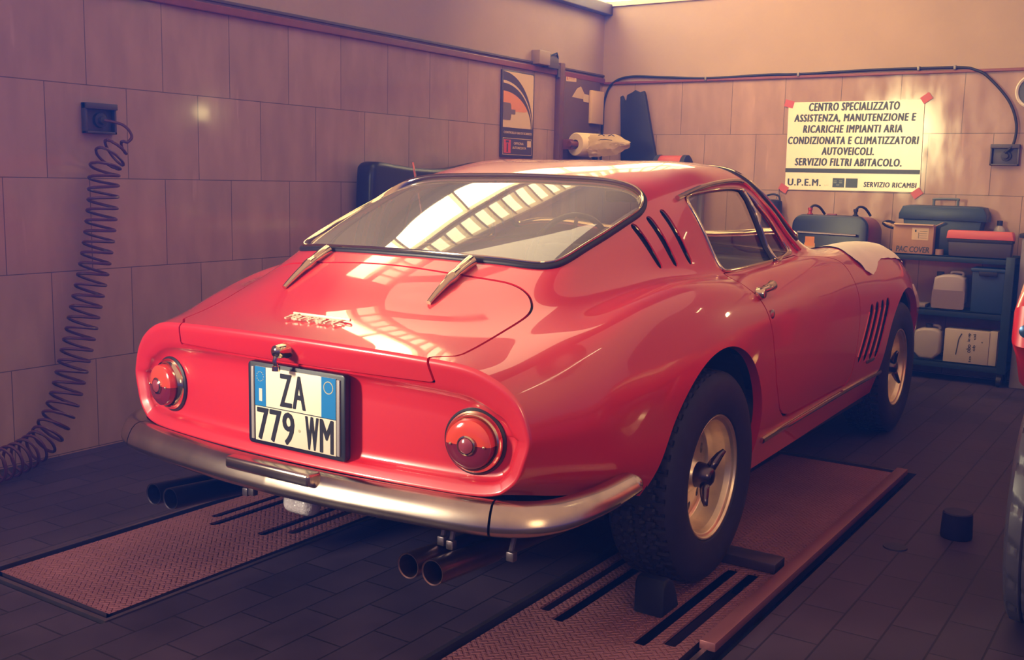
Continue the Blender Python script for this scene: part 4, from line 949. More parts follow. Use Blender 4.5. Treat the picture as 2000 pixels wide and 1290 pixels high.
def ramp(x0, x1, y0, y1, slots, label):
    t = thing('lift_ramp', label, 'ramp', ((x0+x1)/2, (y0+y1)/2, 0))
    o = shell_obj('tread_plate', [plate_grid(x0, x1, y0, y1, slots, 0)], M_TREAD); adopt(o, t)
    bm = NB()
    for a, b, c, d in ((x0, x1, y0, y0+.012), (x0, x1, y1-.012, y1), (x0, x0+.012, y0, y1), (x1-.012, x1, y0, y1)): box(bm, a, b, c, d, -.06, -.0008)
    for a, b, c, d in slots: box(bm, a+.004, b-.004, c, d, -.09, -.082)
    o = obj('plate_edge', bm, mat('oily steel', (70, 54, 66), .5, metal=.5), t); o.location = -t.location
    bm = NB(); g = .026
    for a, b, c, d in ((x0-g-.014, x1+g+.014, y0-g-.014, y0-g), (x0-g-.014, x1+g+.014, y1+g, y1+g+.014), (x0-g-.014, x0-g, y0-g, y1+g), (x1+g, x1+g+.014, y0-g, y1+g)): box(bm, a, b, c, d, -.05, .004)
    for f in (.15, .85): box(bm, x0+.05, x1-.05, y0+(y1-y0)*f-.03, y0+(y1-y0)*f+.03, -.22, -.055)
    o = obj('pit_frame', bm, M_STEEL, t); o.location = -t.location
    return t
SL_R = [(.527, .560, -.49, .16), (.592, .630, -.53, .16), (.842, .880, -.53, .14), (.910, .948, -.49, .14)]
SL_L = [(-.835, -.805, -.50, .16), (-.775, -.742, -.56, .16), (-.570, -.535, -.53, .16), (-.500, -.465, -.46, .16)]
rampR = ramp(.497, .985, -1.29, 1.62, SL_R, 'steel tread-plate ramp under the right wheels, nearest the neighbouring tyre')
rampL = ramp(-.925, -.400, -1.222, 1.62, SL_L, 'steel tread-plate ramp under the left wheels, beside the tiled wall')
bm = NB(); box(bm, 1.002, 1.047, -.46, 1.62, .001, .026, .003); o = obj('guard_rail', bm, mat('reddish steel rail', (142, 88, 96), .4, metal=.5, noise=.1), rampR); o.location = -rampR.location
bm = NB(); box(bm, .79, .985, .165, .255, .001, .034, .005); o = obj('stop_bar', bm, mat('dark steel bar', (74, 58, 72), .4, metal=.6, noise=.1), rampR); o.location = -rampR.location
for sl in SL_R[2:]:
    bm = NB(); tube(bm, [(sl[0]+.006, .09, -.045), (sl[1]-.006, .09, -.045)], .016, 12); o = obj('roller', bm, M_BLACK, rampR); o.location = -rampR.location
# ---------------------------------------------------------------- things on the floor
bm = NB(); lathe(bm, [(0, 0), (.050, 0), (.053, .006), (.049, .088), (.045, .092), (0, .092)], (0, 0, 0), 2, 40); o = obj('rubber_puck', bm, M_RUBBER); o.location = (1.375, .90, 0)
tag(o, 'black round rubber puck standing on the floor right of the car', 'rubber puck')
bm = NB(); lathe(bm, [(0, .0), (.040, 0), (.038, .004), (.012, .005), (0, .005)], (0, 0, 0), 2, 32); o = obj('drain_cap', bm, M_BLACK); o.location = (1.228, .658, 0)
tag(o, 'small flat dark disc set in the floor near the rubber puck', 'drain cap')
t = thing('wheel_chock', 'black rubber block wedged behind the right rear tyre on the tread plate', 'wheel chock', (.798, -.285, 0))
bm = NB(); prism(bm, [(-.060, .001), (.05, .001), (.03, .05), (.005, .09), (-.02, .105), (-.045, .103), (-.058, .085)], 0, -.046, .046, .008, 3); o = obj('block', bm, mat('blue black rubber', (20, 20, 38), .6, spec=.25), t)

# ---------------------------------------------------------------- neighbouring car, partly in frame
nb = thing('parked_car', 'red car cut off by the right edge, its rear tyre facing the camera', 'car', (1.75, .27, 0))
def wide_tyre(R=.345, W=.225):
    na = 180; xs_ = np.linspace(-.5, .5, 41)*(W-.02); t = bmesh.new(); rg = []
    pr = [(-W/2+.02, .20), (-W/2-.004, .24), (-W/2-.006, .28), (-W/2+.002, R-.02)]
    prof = [(a, r, 0) for a, r in pr]+[(x, R, 1) for x in xs_]+[(-a, r, 0) for a, r in pr[::-1]]
    for a, r, tr in prof:
        q = []
        for k in range(na):
            th = 2*PI*k/na; rr = r
            if tr:
                rr -= .010*(2*a/W)**4
                if min(abs(a-c) for c in (-.066, -.022, .022, .066)) < .0045: rr -= .008
                cell = (k/3.+(.5 if abs(a) > .066 else 0)+abs(a)*18) % 3
                if abs(a) > .074 and cell < .6: rr -= .007
                if .026 < abs(a) < .062 and cell < .45: rr -= .006
            q.append(t.verts.new((a, rr*math.cos(th), rr*math.sin(th))))
        rg.append(q)
    for A, B_ in zip(rg[:-1], rg[1:]):
        for k in range(na): t.faces.new((A[k], A[(k+1) % na], B_[(k+1) % na], B_[k]))
    return t
bm = wide_tyre(); o = obj('tyre', bm, mat('grey worn tyre', (62, 56, 72), .42, noise=.1, nscale=25), nb); o.location = (.005, .02, .345)
bm = NB(); lathe(bm, [(.2, -.085), (.205, -.095), (.19, -.085), (.165, -.03), (.15, -.02), (.06, -.03), (.05, -.06), (0, -.06)], (0, 0, 0), 0, 40); lathe(bm, [(.2, .085), (.205, .09), (.19, .06), (.06, .05), (0, .05)], (0, 0, 0), 0, 40); lathe(bm, [(.2, -.09), (.2, .09)], (0, 0, 0), 0, 40); o2 = obj('rim', bm, M_RIM, o)
of = o.copy(); COL.objects.link(of); of.location = (.005, 2.55, .345); orf = o2.copy(); COL.objects.link(orf); orf.parent = of
bm = NB(); prism(bm, [(-.23, .70), (.55, .70), (.55, .96), (.30, 1.02), (-.30, .99), (-.42, .93), (-.43, .83), (-.33, .78)], 0, -.12, 1.3, .03, 3); ob = obj('body', bm, M_PAINT, nb)
bm = NB(); box(bm, .30, 1.2, -.35, 3.4, .2, .95, .08, 3); box(bm, -.09, 1.2, .42, 2.16, .22, .9, .05, 3); box(bm, -.09, 1.2, 2.94, 3.25, .25, .9, .05, 3); box(bm, -.09, 1.2, 2.0, 3.2, .72, .92, .05, 3); obj('side_panel', bm, M_PAINT, nb)
bm = NB(); lathe(bm, [(.016, 0), (.016, -.006), (.008, -.009), (0, -.009)], (-.085, -.425, .87), 1, 16); obj('bolt', bm, mat('blue bolt head', (60, 88, 130), .3, metal=.6), ob)
bm = NB(); tube(bm, [(.1, .02, .345), (1.0, .02, .345)], .04, 10); obj('axle', bm, M_DARK, nb)

# ---------------------------------------------------------------- left wall
def socket(axis, c0, c1, z0, z1, label):
    t = thing('wall_socket', label, 'wall socket', (XW, (c0+c1)/2, z0) if axis == 0 else ((c0+c1)/2, YB, z0)); bm = NB(); b2 = NB(); b3 = NB(); w = c1-c0; h = z1-z0
    m1, m2 = mat('grey socket frame', (78, 70, 82), .5, metal=.2), mat('dark socket inside', (52, 46, 60), .6)
    def bx(b, a0, a1, d0, d1, q0, q1, bev=.002):
        if axis == 0: box(b, d0, d1, a0-w/2, a1-w/2, q0, q1, bev)
        else: box(b, a0-w/2, a1-w/2, -d1, -d0, q0, q1, bev)
    bx(bm, 0, w, .0, .006, 0, h); e = .010
    bx(bm, 0, e, .004, .03, 0, h); bx(bm, w-e, w, .004, .03, 0, h); bx(bm, 0, w, .004, .03, 0, e); bx(bm, 0, w, .004, .04, h-.025, h)
    obj('frame', bm, m1, t)
    lathe(b2, [(.032, .006), (.03, .022), (.018, .024), (.016, .04), (0, .042)], (0, w*.04-w*.0, h*.45) if axis == 0 else (w*.04, 0, h*.45), 0 if axis == 0 else 1, 24)
    if axis == 1: bmesh.ops.scale(b2, vec=(1, -1, 1), verts=b2.verts)
    obj('outlet', b2, m2, t)
    return t
socket(0, -.190, -.040, 1.352, 1.478, 'grey recessed outlet high on the left tiled wall, coiled hose plugged in')
HP = catmull([(XW+.05, -.115, 1.408), (XW+.10, -.06, 1.39), (XW+.12, -.035, 1.34), (XW+.10, -.09, 1.29), (XW+.09, -.145, 1.22), (XW+.09, -.165, 1.06), (XW+.09, -.20, .86), (XW+.09, -.265, .62), (XW+.10, -.33, .42), (XW+.11, -.40, .24), (XW+.13, -.50, .12), (XW+.18, -.64, .085), (XW+.24, -.80, .085)], 24)
P = []; ang = 0
for i, p in enumerate(HP):
    s = i/len(HP); T = (HP[min(i+1, len(HP)-1)]-HP[max(i-1, 0)]).normalized(); f = min(max((s-.20)/.06, 0), 1); 
    a = Vector((1, 0, 0)); a = (a-T*a.dot(T)).normalized(); b = T.cross(a)
    st = (HP[min(i+1, len(HP)-1)]-p).length; 
    n = 7
    for k in range(n):
        q = p.lerp(HP[min(i+1, len(HP)-1)], k/n); ang += 2*PI*(st/n)/.046*(1 if f > 0 else 0)
        P.append(q+(a*math.cos(ang)*.052+b*math.sin(ang)*.062)*f)
bm = NB(); tube(bm, P, .0062, 6); tag(obj('coiled_hose', bm, mat('dark red hose', (84, 36, 54), .45)), 'dark red coiled air hose hanging down the left tiled wall', 'hose')
# poster
PY0, PY1, PZ0, PZ1 = 2.905, 3.302, 1.345, 1.912
t = thing('wall_poster', 'framed poster with dark arcs over an orange ground on the left wall', 'poster', (XW, (PY0+PY1)/2, PZ0))
MP = [mat('poster dark slate', (80, 68, 84), .35), mat('poster cream', (222, 196, 160), .35), mat('poster orange', (232, 150, 92), .35), mat('poster grey', (120, 104, 108), .4), mat('poster red', (214, 84, 62), .4)]
bm = NB(); box(bm, 0, .014, PY0-(PY0+PY1)/2, PY1-(PY0+PY1)/2, 0, PZ1-PZ0, .003); o = obj('frame', bm, MP[0], t)
bm = NB(); wy, wz = PY1-PY0, PZ1-PZ0
def pp(bm, pts, lay, mi): poly3(bm, [(.0142+.0006*lay, (-.5+u_)*wy, v_*wz) for u_, v_ in pts], mi)
pp(bm, [(x, y) for x, y in rrect(.035, .965, .345, .985, .03)], 0, 1)
def arc(rx0, ry0, n=24): return [(.035+rx0*math.sin(PI/2*k/n), .345+ry0*math.cos(PI/2*k/n)) for k in range(n+1)]
for lay, (rx, ry, mi) in enumerate([(.925, .635, 0), (.905, .535, 1), (.89, .505, 0), (.862, .415, 1)]): pp(bm, [(.035, .345)]+arc(rx, ry), lay+1, mi)
pp(bm, [(.035, .345+.415*.45)]+[q for q in arc(.862, .415) if q[1] > .345+.19]+[(.70, .345+.19)], 5, 2)
pp(bm, [(.035, .43), (.25, .43), (.27, .46), (.275, .50), (.40, .50), (.40, .555), (.275, .555), (.27, .60), (.25, .625), (.035, .63)], 6, 3)
pp(bm, [(.05, .03), (.95, .03), (.95, .225), (.05, .225)], 0, 1); pp(bm, [(.06, .036), (.94, .036), (.94, .219), (.06, .219)], 1, 0)
pp(bm, [(.08, .05), (.29, .05), (.29, .205), (.08, .205)], 2, 4); pp(bm, [(.80, .13), (.92, .13), (.92, .205), (.80, .205)], 2, 1)
pp(bm, [(.165, .06), (.205, .06), (.205, .16), (.165, .16)], 3, 0); pp(bm, [(.14, .17), (.23, .17), (.23, .195), (.14, .195)], 3, 0)
for s_, u_, v_, w_2, h_2, mi in (('CONTROLLO GAS DI SCARICO', .5, .288, .86, .026, 1), ('OFFICINA', .53, .165, .30, .028, 1), ('AUTORIZZATA', .55, .115, .42, .028, 1)):
    text_bm(bm, s_, (.0142+.0022, (-.5+u_)*wy, v_*wz), (0, 1, 0), (0, 0, 1), w_2*wy, h_2*wz, 0, mi=mi, fat=.001)
o = obj('print', bm, MP, t, smooth=False)
# junction box, steel post, wall board with papers
t = thing('junction_box', 'grey switch box mounted above the red trim beside the steel post', 'switch box', (XW, 3.42, 1.95))
bm = NB(); box(bm, .0, .07, -.15, -.01, .03, .125, .006); obj('box', bm, mat('pale box grey', (160, 136, 122), .5), t)
bm = NB(); box(bm, .0, .055, -.01, .13, .02, .115, .006); tube(bm, [(.03, .13, .07), (.03, .17, .04), (.03, .17, -.03)], .011, 8); obj('switch', bm, mat('switch grey', (96, 84, 84), .5), t)
bm = NB(); tube(bm, [(.05, .02, .10), (.065, .08, .125), (.05, .12, .09)], .006, 8); obj('lead', bm, M_BLACK, t)
bm = NB(); box(bm, XW, XW+.045, 3.595, 3.612, 0, 2.02, .003); box(bm, XW+.03, XW+.045, 3.612, 3.655, 0, 2.02, .003)
tag(obj('steel_post', bm, mat('brown painted steel', (108, 72, 68), .45, noise=.1)), 'brown angle-steel post standing against the left wall near the corner', 'post')
bm = NB(); box(bm, XW, XW+.02, 3.69, 4.22, 1.20, 1.975, .003); tag(obj('wall_board', bm, mat('brown board', (104, 78, 74), .6, noise=.08)), 'dark brown board fixed to the left wall behind the steel post', 'board')
def sheet(pts, label, name, m, dx=.0, cat='paper'):
    bm = NB(); prism(bm, pts, 0, XW+.0205+dx, XW+.0215+dx); return tag(obj(name, bm, m, smooth=False), label, cat)
M_PAPER = mat('warm paper', (214, 186, 150), .7)
t = sheet([(3.71, 1.905), (3.855, 1.91), (3.855, 1.963), (3.71, 1.960)], 'small white printed label at the top of the brown wall board', 'printed_label', M_PAPER)
bm = NB(); text_bm(bm, 'UNTER', (XW+.0217, 3.79, 1.935), (0, 1, 0), (0, 0, 1), .085, .022, 0, .01); box(bm, XW+.0214, XW+.0218, 3.72, 3.735, 1.915, 1.955); obj('lettering', bm, mat('orange brown print', (190, 96, 60), .6), t)
sheet([(3.80, 1.80), (3.99, 1.795), (3.985, 1.83), (3.925, 1.885), (3.87, 1.865)], 'triangular torn paper on the brown wall board', 'torn_paper', M_PAPER)
sheet([(3.965, 1.778), (4.045, 1.776), (4.045, 1.832), (3.965, 1.835)], 'small square note at the corner of the torn paper', 'note', mat('pale note', (222, 200, 172), .7), .0015)
bm = NB(); box(bm, XW+.021, XW+.045, 4.05, 4.24, 1.625, 1.868, .004); tag(obj('paper_block', bm, mat('cream paper block', (226, 196, 156), .65)), 'tall cream paper block hanging beside the corner cable', 'paper block')
# black padded bench back
t = thing('bench_seat', 'black padded bench seat standing against the left tiled wall', 'bench seat', (XW+.12, 2.0, 0))
M_LEATHER = mat('black leatherette', (30, 24, 34), .38, noise=.1)
top = [(-.585, .55), (.60, .55), (.60, 1.24), (.585, 1.285), (.54, 1.30), (.45, 1.298), (.30, 1.272), (.10, 1.250), (-.15, 1.250), (-.38, 1.268), (-.50, 1.282), (-.55, 1.272), (-.58, 1.235)]
bm = NB(); prism(bm, smooth_poly(top, 2).tolist(), 0, -.06, .07, .03, 3); obj('backrest', bm, M_LEATHER, t)
bm = NB(); box(bm, -.06, .40, -.57, .58, .38, .54, .05, 3); obj('seat', bm, M_LEATHER, t)
for x in (-.02, .36):
    for y in (-.5, .5): bm = NB(); tube(bm, [(x, y, 0), (x, y, .39)], .02, 10); obj('leg', bm, M_STEEL, t)
# ---------------------------------------------------------------- back corner: bench, roll, tank, black sheet
t = thing('workbench', 'grey steel workbench in the far left corner behind the car', 'workbench', (-1.45, 4.03, 0))
bm = NB(); box(bm, -.48, .40, -.24, .24, 1.19, 1.23, .004); obj('worktop', bm, M_GREYMET, t)
for x in (-.45, .37):
    for y in (-.21, .21): bm = NB(); box(bm, x-.02, x+.02, y-.02, y+.02, 0, 1.19, .003); obj('leg', bm, M_GREYMET, t)
t = thing('paper_roll', 'thick white wiping roll with a loose crumpled end on a holder in the corner', 'paper roll', (-1.80, 3.80, 1.23))
M_ROLL = mat('white roll paper', (240, 220, 186), .7)
rz = Matrix.Rotation(math.radians(-14), 3, 'Z')
bm = NB(); lathe(bm, [(.034, -.10), (.034, -.12), (.078, -.12), (.084, -.112), (.085, .12), (.034, .12), (.034, -.10)], (0, 0, 0), 1, 40); bmesh.ops.rotate(bm, verts=bm.verts, cent=(0, 0, 0), matrix=rz); bmesh.ops.translate(bm, verts=bm.verts, vec=(-.01, .03, .228)); obj('roll', bm, M_ROLL, t)
def crumple():
    rnd = random.Random(5); t = bmesh.new(); nx, ny = 18, 14; gv = []
    for i in range(nx):
        r_ = []
        for j in range(ny):
            u = i/(nx-1); v = j/(ny-1); half = .082*(1-.15*u-.65*max(u-.6, 0)/.4); z = .228-.010+.02*u-half*(2*v-1)*1.0-.02*max(u-.7, 0)
            r_.append(t.verts.new((.045+.30*u+rnd.uniform(-.005, .005)-.06*abs(2*v-1)*max(u-.6, 0), -.02+.10*u-.05*math.cos((2*v-1)*1.4)+rnd.uniform(-.008, .008), z+rnd.uniform(-.004, .004))))
        gv.append(r_)
    for i in range(nx-1):
        for j in range(ny-1): t.faces.new((gv[i][j], gv[i+1][j], gv[i+1][j+1], gv[i][j+1]))
    bmesh.ops.solidify(t, geom=t.faces[:], thickness=.002); return t
ls = obj('loose_sheet', crumple(), M_ROLL, t)
for pth in ([(.14, -.072, .292), (.165, -.068, .298), (.185, -.062, .288)], [(.15, -.066, .262), (.19, -.062, .264), (.24, -.05, .258)], [(.21, -.058, .288), (.235, -.05, .296), (.255, -.046, .286)]):
    bm = NB(); tube(bm, pth, .0028, 5); obj('scribble', bm, M_BLACK, ls)
bm = NB(); tube(bm, [(-.045, -.16, .228), (.02, .15, .228)], .022, 12); box(bm, -.115, -.035, -.15, -.12, .19, .262, .004); obj('spindle', bm, mat('red brown holder', (120, 62, 58), .5), t)
bm = NB(); box(bm, -.09, .07, -.08, .14, 0, .012, .003); box(bm, -.02, .02, .13, .15, 0, .25, .003); obj('stand', bm, M_BLACK, t)
t = thing('red_tank', 'small red cylinder with dark end caps lying behind the car roof', 'tank', (-1.195, 3.98, 1.23))
bm = NB(); lathe(bm, [(0, -.13), (.066, -.125), (.076, -.11), (.076, .11), (.066, .125), (0, .13)], (0, 0, .085), 0, 32); obj('shell', bm, mat('red tank paint', (186, 74, 60), .4), t)
for s in (-1, 1): bm = NB(); lathe(bm, [(.079, s*.085), (.082, s*.09), (.080, s*.118), (.06, s*.133), (0, s*.136)], (0, 0, .085), 0, 32); obj('end_cap', bm, M_BLACK, t)
bm = NB()
for x in (-.09, .09): box(bm, x-.015, x+.015, -.06, .06, 0, .035, .003)
obj('cradle', bm, M_BLACK, t)
bm = NB(); pts = [(-1.762, 1.83), (-1.745, 1.838), (-1.73, 1.808), (-1.712, 1.80), (-1.705, 1.842), (-1.66, 1.862), (-1.64, 1.876), (-1.60, 1.858), (-1.568, 1.868), (-1.555, 1.84), (-1.50, 1.60), (-1.44, 1.36), (-1.42, 1.235), (-1.735, 1.235), (-1.745, 1.50)]
prism(bm, pts, 1, YB-.065, YB-.03, .006); tag(obj('black_sheet', bm, mat('dull black plastic', (36, 32, 44), .5, noise=.12)), 'ragged black plastic panel leaning on the back wall in the corner', 'panel')
# ---------------------------------------------------------------- back wall: cable, socket, sign, clock, hanging reel
CP = catmull([(-1.93, YB-.03, 1.25), (-1.93, YB-.02, 1.45), (-1.928, YB-.014, 1.65), (-1.922, YB-.014, 1.80), (-1.864, YB-.014, 1.928), (-1.714, YB-.014, 1.979), (-1.42, YB-.014, 1.966), (-1.097, YB-.014, 1.948), (-.64, YB-.014, 1.957), (-.424, YB-.014, 1.953), (.055, YB-.014, 1.963), (.40, YB-.014, 1.962), (.623, YB-.014, 1.958), (.70, YB-.018, 1.94), (.777, YB-.026, 1.896), (.905, YB-.03, 1.753), (.962, YB-.03, 1.613), (.958, YB-.03, 1.489), (.915, YB-.045, 1.428)], 10)
t = tag(obj('wall_cable', bmesh.new(), None), 'black cable running along the top of the back wall tiles down to the socket', 'cable'); me = t.data
bm = NB(); tube(bm, CP, .0085, 8); bm.to_mesh(me); bm.free(); me.polygons.foreach_set('use_smooth', [True]*len(me.polygons)); me.materials.append(M_BLACK)
for x, z in ((-1.10, 1.945), (-.424, 1.951), (.36, 1.962), (.58, 1.959)):
    bm = NB(); box(bm, x-.008, x+.008, YB-.028, YB, z-.014, z+.014, .003); obj('cable_clip', bm, M_GREYMET, t)
socket(1, .829, .995, 1.352, 1.482, 'grey recessed outlet on the back wall right of the sign')
t = thing('shop_sign', 'large cream paper sign with Italian text taped to the back wall', 'sign', (-.031, YB, 1.172))
MS = mat('cream sign paper', (252, 245, 228), .25); MI = mat('dark slate ink', (52, 58, 66), .4)
bm = NB(); rotv = Matrix.Rotation(math.radians(-.3), 3, 'Y'); prism(bm, [(-.444, .0), (.452, .004), (.441, .592), (-.452, .594)], 1, -.008, -.005); obj('paper', bm, MS, t, smooth=False)
bm = NB(); SX = .031; y_ = -.0082
LINES = [('CENTRO SPECIALIZZATO', .489, .594, 360, .053), ('ASSISTENZA, MANUTENZIONE E', .494, .798, 436, .056), ('RICARICHE IMPIANTI ARIA', .487, .653, 505, .050), ('CONDIZIONATA E CLIMATIZZATORI', .490, .861, 580, .050), ('AUTOVEICOLI.', .467, .344, 650, .050), ('SERVIZIO FILTRI ABITACOLO.', .468, .707, 722, .050)]
for s_, cf, w_2, zp, h_2 in LINES:
    bm = NB(); text_bm(bm, s_, (-.446+.893*cf, y_, 1.765-(zp-327)*.001017-1.172), (1, 0, 0), (0, 0, 1), w_2, h_2, 0, 0, .12, fat=.0036, space=1.18); obj('text_line', bm, MI, t, smooth=False)
for s_, f_, z_, w_2, h_2, sh_, ft_ in (('U.P.E.M.', .152, .052, .228, .046, 0, .0028), ('SERVIZIO RICAMBI', .793, .046, .335, .033, .1, .0022), ('s.r.l.', .325, .036, .03, .008, 0, 0)):
    bm = NB(); text_bm(bm, s_, (-.446+.893*f_, y_, z_), (1, 0, 0), (0, 0, 1), w_2, h_2, 0, 0, sh_, fat=ft_*1.1, space=1.15); obj('text_line', bm, MI, t, smooth=False)
bm = NB(); box(bm, -.448, .446, -.0086, -.0078, .118, .147); obj('band', bm, MI, t)
for x in (-.115, -.027):
    bm = NB(); box(bm, x, x+.079, -.0086, -.0078, .022, .084); sq = obj('emblem_square', bm, mat('slate green ink', (56, 70, 72), .4), t)
    if x < -.1:
        for dx, dz, h_2 in ((.015, .066, .004), (.053, .066, .004), (.015, .05, .011), (.053, .05, .011), (.034, .034, .009)): bm = NB(); box(bm, x+dx-.009, x+dx+.012, -.0092, -.0084, dz, dz+h_2); obj('emblem_mark', bm, mat('grey green ink', (110, 128, 122), .4), sq)
M_TAPE = mat('red packing tape', (196, 84, 84), .45, noise=.06)
for x, z, r_, l in ((-.478, 1.756, 15, 'upper left'), (.420, 1.775, -35, 'upper right'), (-.485, 1.180, 30, 'lower left'), (.405, 1.168, -38, 'lower right')):
    bm = NB(); box(bm, -.032, .032, -.0012, .0, -.024, .024, rot=Matrix.Rotation(math.radians(r_), 3, 'Y')); o = obj('adhesive_tape', bm, M_TAPE, smooth=False); o.location = (x, YB-.0085, z)
    tag(o, 'red tape holding the %s corner of the cream sign' % l, 'tape', 'tapes on the sign corners')
t = thing('wall_clock', 'round white-rimmed dial at the right edge above the socket', 'clock', (1.045, YB, 1.80))
bm = NB(); lathe(bm, [(.105, 0), (.105, -.03), (.098, -.036), (.088, -.03), (.086, -.02)], (0, 0, 0), 1, 40); obj('rim', bm, M_WHITE, t)
bm = NB(); lathe(bm, [(.087, -.018), (0, -.018)], (0, 0, 0), 1, 40); obj('dial', bm, mat('dark dial', (60, 56, 78), .4), t)
bm = NB(); box(bm, -.003, .003, -.024, -.020, 0, .05); box(bm, 0, .065, -.024, -.020, -.003, .003); obj('hand', bm, M_WHITE, t)
t = thing('work_lamp', 'black cylindrical inspection lamp hanging on the back wall beside the windscreen', 'lamp', (-.535, YB-.08, .905))
bm = NB(); lathe(bm, [(0, 0), (.066, .004), (.068, .015), (.070, .16), (.066, .185), (.04, .195), (0, .197)], (0, 0, 0), 2, 32); obj('body', bm, M_BLACK, t)
bm = NB(); tube(bm, catmull([(-.055, 0, .18), (-.05, 0, .215), (0, 0, .232), (.045, 0, .22), (.055, 0, .18)], 6), .007, 8); obj('handle', bm, M_BLACK, t)
bm = NB(); tube(bm, [(.02, .02, .20), (.025, .04, .25), (.02, .075, .27)], .003, 6); tube(bm, [(.066, -.01, .10), (.076, -.015, .06), (.068, -.01, .02)], .008, 6); obj('hook', bm, M_STEEL, t)
# ---------------------------------------------------------------- blue and red machine
t = thing('recharge_machine', 'dark blue rounded front of a red-bodied machine behind the car bonnet', 'machine', (-.02, 3.85, 0))
M_BLUE = mat('dark blue enamel', (20, 32, 68), .35, noise=.05); M_MAROON = mat('maroon enamel', (120, 40, 62), .38)
bm = NB(); prism(bm, rrect(-.245, .243, .42, 1.018, .075, 8), 1, 0, .035, .012, 3); fr = obj('front_panel', bm, M_BLUE, t)
bm = NB(); prism(bm, rrect(-.235, .245, .42, 1.006, .10, 8), 1, .035, .36, .02, 3); obj('body', bm, M_MAROON, t)
bm = NB(); box(bm, -.22, .23, .02, .34, .08, .43, .01); obj('base', bm, M_BLUE, t)
for x in (-.18, .18):
    for y in (.06, .30): bm = NB(); lathe(bm, [(0, -.015), (.04, -.015), (.04, .015), (0, .015)], (x, y, .04), 0, 20); box(bm, x-.012, x+.012, y-.02, y+.02, .04, .085); obj('castor', bm, M_BLACK, t)
bm = NB(); tube(bm, catmull([(-.185, .0, .90), (-.185, -.03, .902), (-.16, -.035, .902), (.15, -.035, .897), (.175, -.03, .897), (.175, .0, .895)], 5), .008, 8); obj('handle', bm, M_STEEL, fr)
bm = NB(); box(bm, -.155, -.085, -.0015, .0, .74, .835); obj('sticker', bm, mat('beige sticker', (210, 168, 120), .6), fr)
bm = NB(); box(bm, -.150, -.09, -.0025, -.001, .815, .875); obj('orange_label', bm, mat('orange sticker', (226, 146, 66), .6), fr)
for x, m_ in ((-.145, mat('red fitting', (178, 62, 62), .35, metal=.3)), (.148, M_BLACK)):
    bm = NB(); lathe(bm, [(.018, 0), (.018, .012), (.011, .014), (.011, .03), (.015, .032), (.015, .048), (0, .05)], (x, .05, 1.012), 2, 16); obj('hose_fitting', bm, m_, t)
    bm = NB(); tube(bm, catmull([(x, .05, 1.055), (x+.02, .055, 1.075), (x+.05, .08, 1.065), (x+.075, .12, 1.02)], 6), .008, 8); obj('hose', bm, M_BLACK, t)
bm = NB(); box(bm, -.03, .03, .03, .06, 1.010, 1.026, .004); obj('cap', bm, M_MAROON, t)
# ---------------------------------------------------------------- shelf trolley and its load
t = thing('shelf_trolley', 'dark teal three-tier shelf trolley against the back wall', 'trolley', (.75, 4.14, 0))
M_TEAL = mat('dark teal enamel', (28, 52, 80), .45, noise=.08)
X0, X1, Y0, Y1 = -.50, .305, -.12, .13
for z0, z1 in ((.752, .79), (.412, .453), (.088, .128)):
    bm = NB(); box(bm, X0, X1, Y0, Y1, z1-.008, z1, .001); box(bm, X0, X1, Y0, Y0+.006, z0, z1, .001); box(bm, X0, X1, Y1-.006, Y1, z0, z1, .001); box(bm, X0, X0+.006, Y0, Y1, z0, z1); box(bm, X1-.006, X1, Y0, Y1, z0, z1); obj('shelf', bm, M_TEAL, t)
for x in (X0+.0, X1-.045):
    for y in (Y0-.006, Y1-.02): bm = NB(); box(bm, x, x+.05, y, y+.022, .085, .80, .003); obj('post', bm, M_TEAL, t)
for x in (X0+.03, X1-.03):
    for y in (Y0+.03, Y1-.03): bm = NB(); lathe(bm, [(0, -.014), (.034, -.014), (.036, 0), (.034, .014), (0, .014)], (x, y, .036), 0, 24); box(bm, x-.018, x+.018, y-.02, y+.02, .045, .09, .002); obj('castor', bm, M_BLACK, t)
# large tool box
t = thing('tool_box', 'large dark teal plastic tool box with raised handle at the back of the top shelf', 'tool box', (.605, 4.19, .79))
M_TBX = mat('dark teal plastic', (32, 54, 82), .42, noise=.04)
bm = NB(); prism(bm, [(-.20, 0), (.20, 0), (.235, .215), (-.235, .215)], 1, -.075, .08, .012); obj('body', bm, M_TBX, t)
bm = NB(); prism(bm, [(-.262, .215), (.262, .21), (.262, .25), (.24, .298), (.20, .305), (-.20, .305), (-.24, .298), (-.262, .25)], 1, -.088, .088, .01); obj('lid', bm, M_TBX, t)
bm = NB(); tube(bm, catmull([(-.07, 0, .30), (-.07, 0, .335), (-.062, 0, .345), (.065, 0, .347), (.073, 0, .337), (.073, 0, .30)], 5), .0085, 8); obj('handle', bm, mat('grey teal plastic', (92, 106, 118), .45), t)
# carton
t = thing('cardboard_box', 'brown cardboard carton with handwritten capitals on the top shelf', 'box', (.465, 4.08, .79))
M_CARD = mat('brown cardboard', (172, 134, 112), .8, noise=.06)
bm = NB(); box(bm, -.13, .115, -.045, .019, 0, .185, .003); o = obj('carton', bm, M_CARD, t)
bm = NB(); box(bm, -.128, .113, -.062, -.043, .181, .186, .001, rot=Matrix.Rotation(.3, 3, 'X')); box(bm, .108, .165, -.03, .015, .186, .190, .001, rot=Matrix.Rotation(-.5, 3, 'Y')); box(bm, -.20, -.125, -.03, .012, .176, .181, .001, rot=Matrix.Rotation(.3, 3, 'Y')); obj('flap', bm, mat('pale cardboard edge', (196, 168, 144), .8), t)
bm = NB(); text_bm(bm, 'PAC COVER', (-.005, -.0462, .028), (1, 0, 0), (0, 0, 1), .20, .036, 0, 0, .15, fat=.0012); obj('handwriting', bm, MI, t)
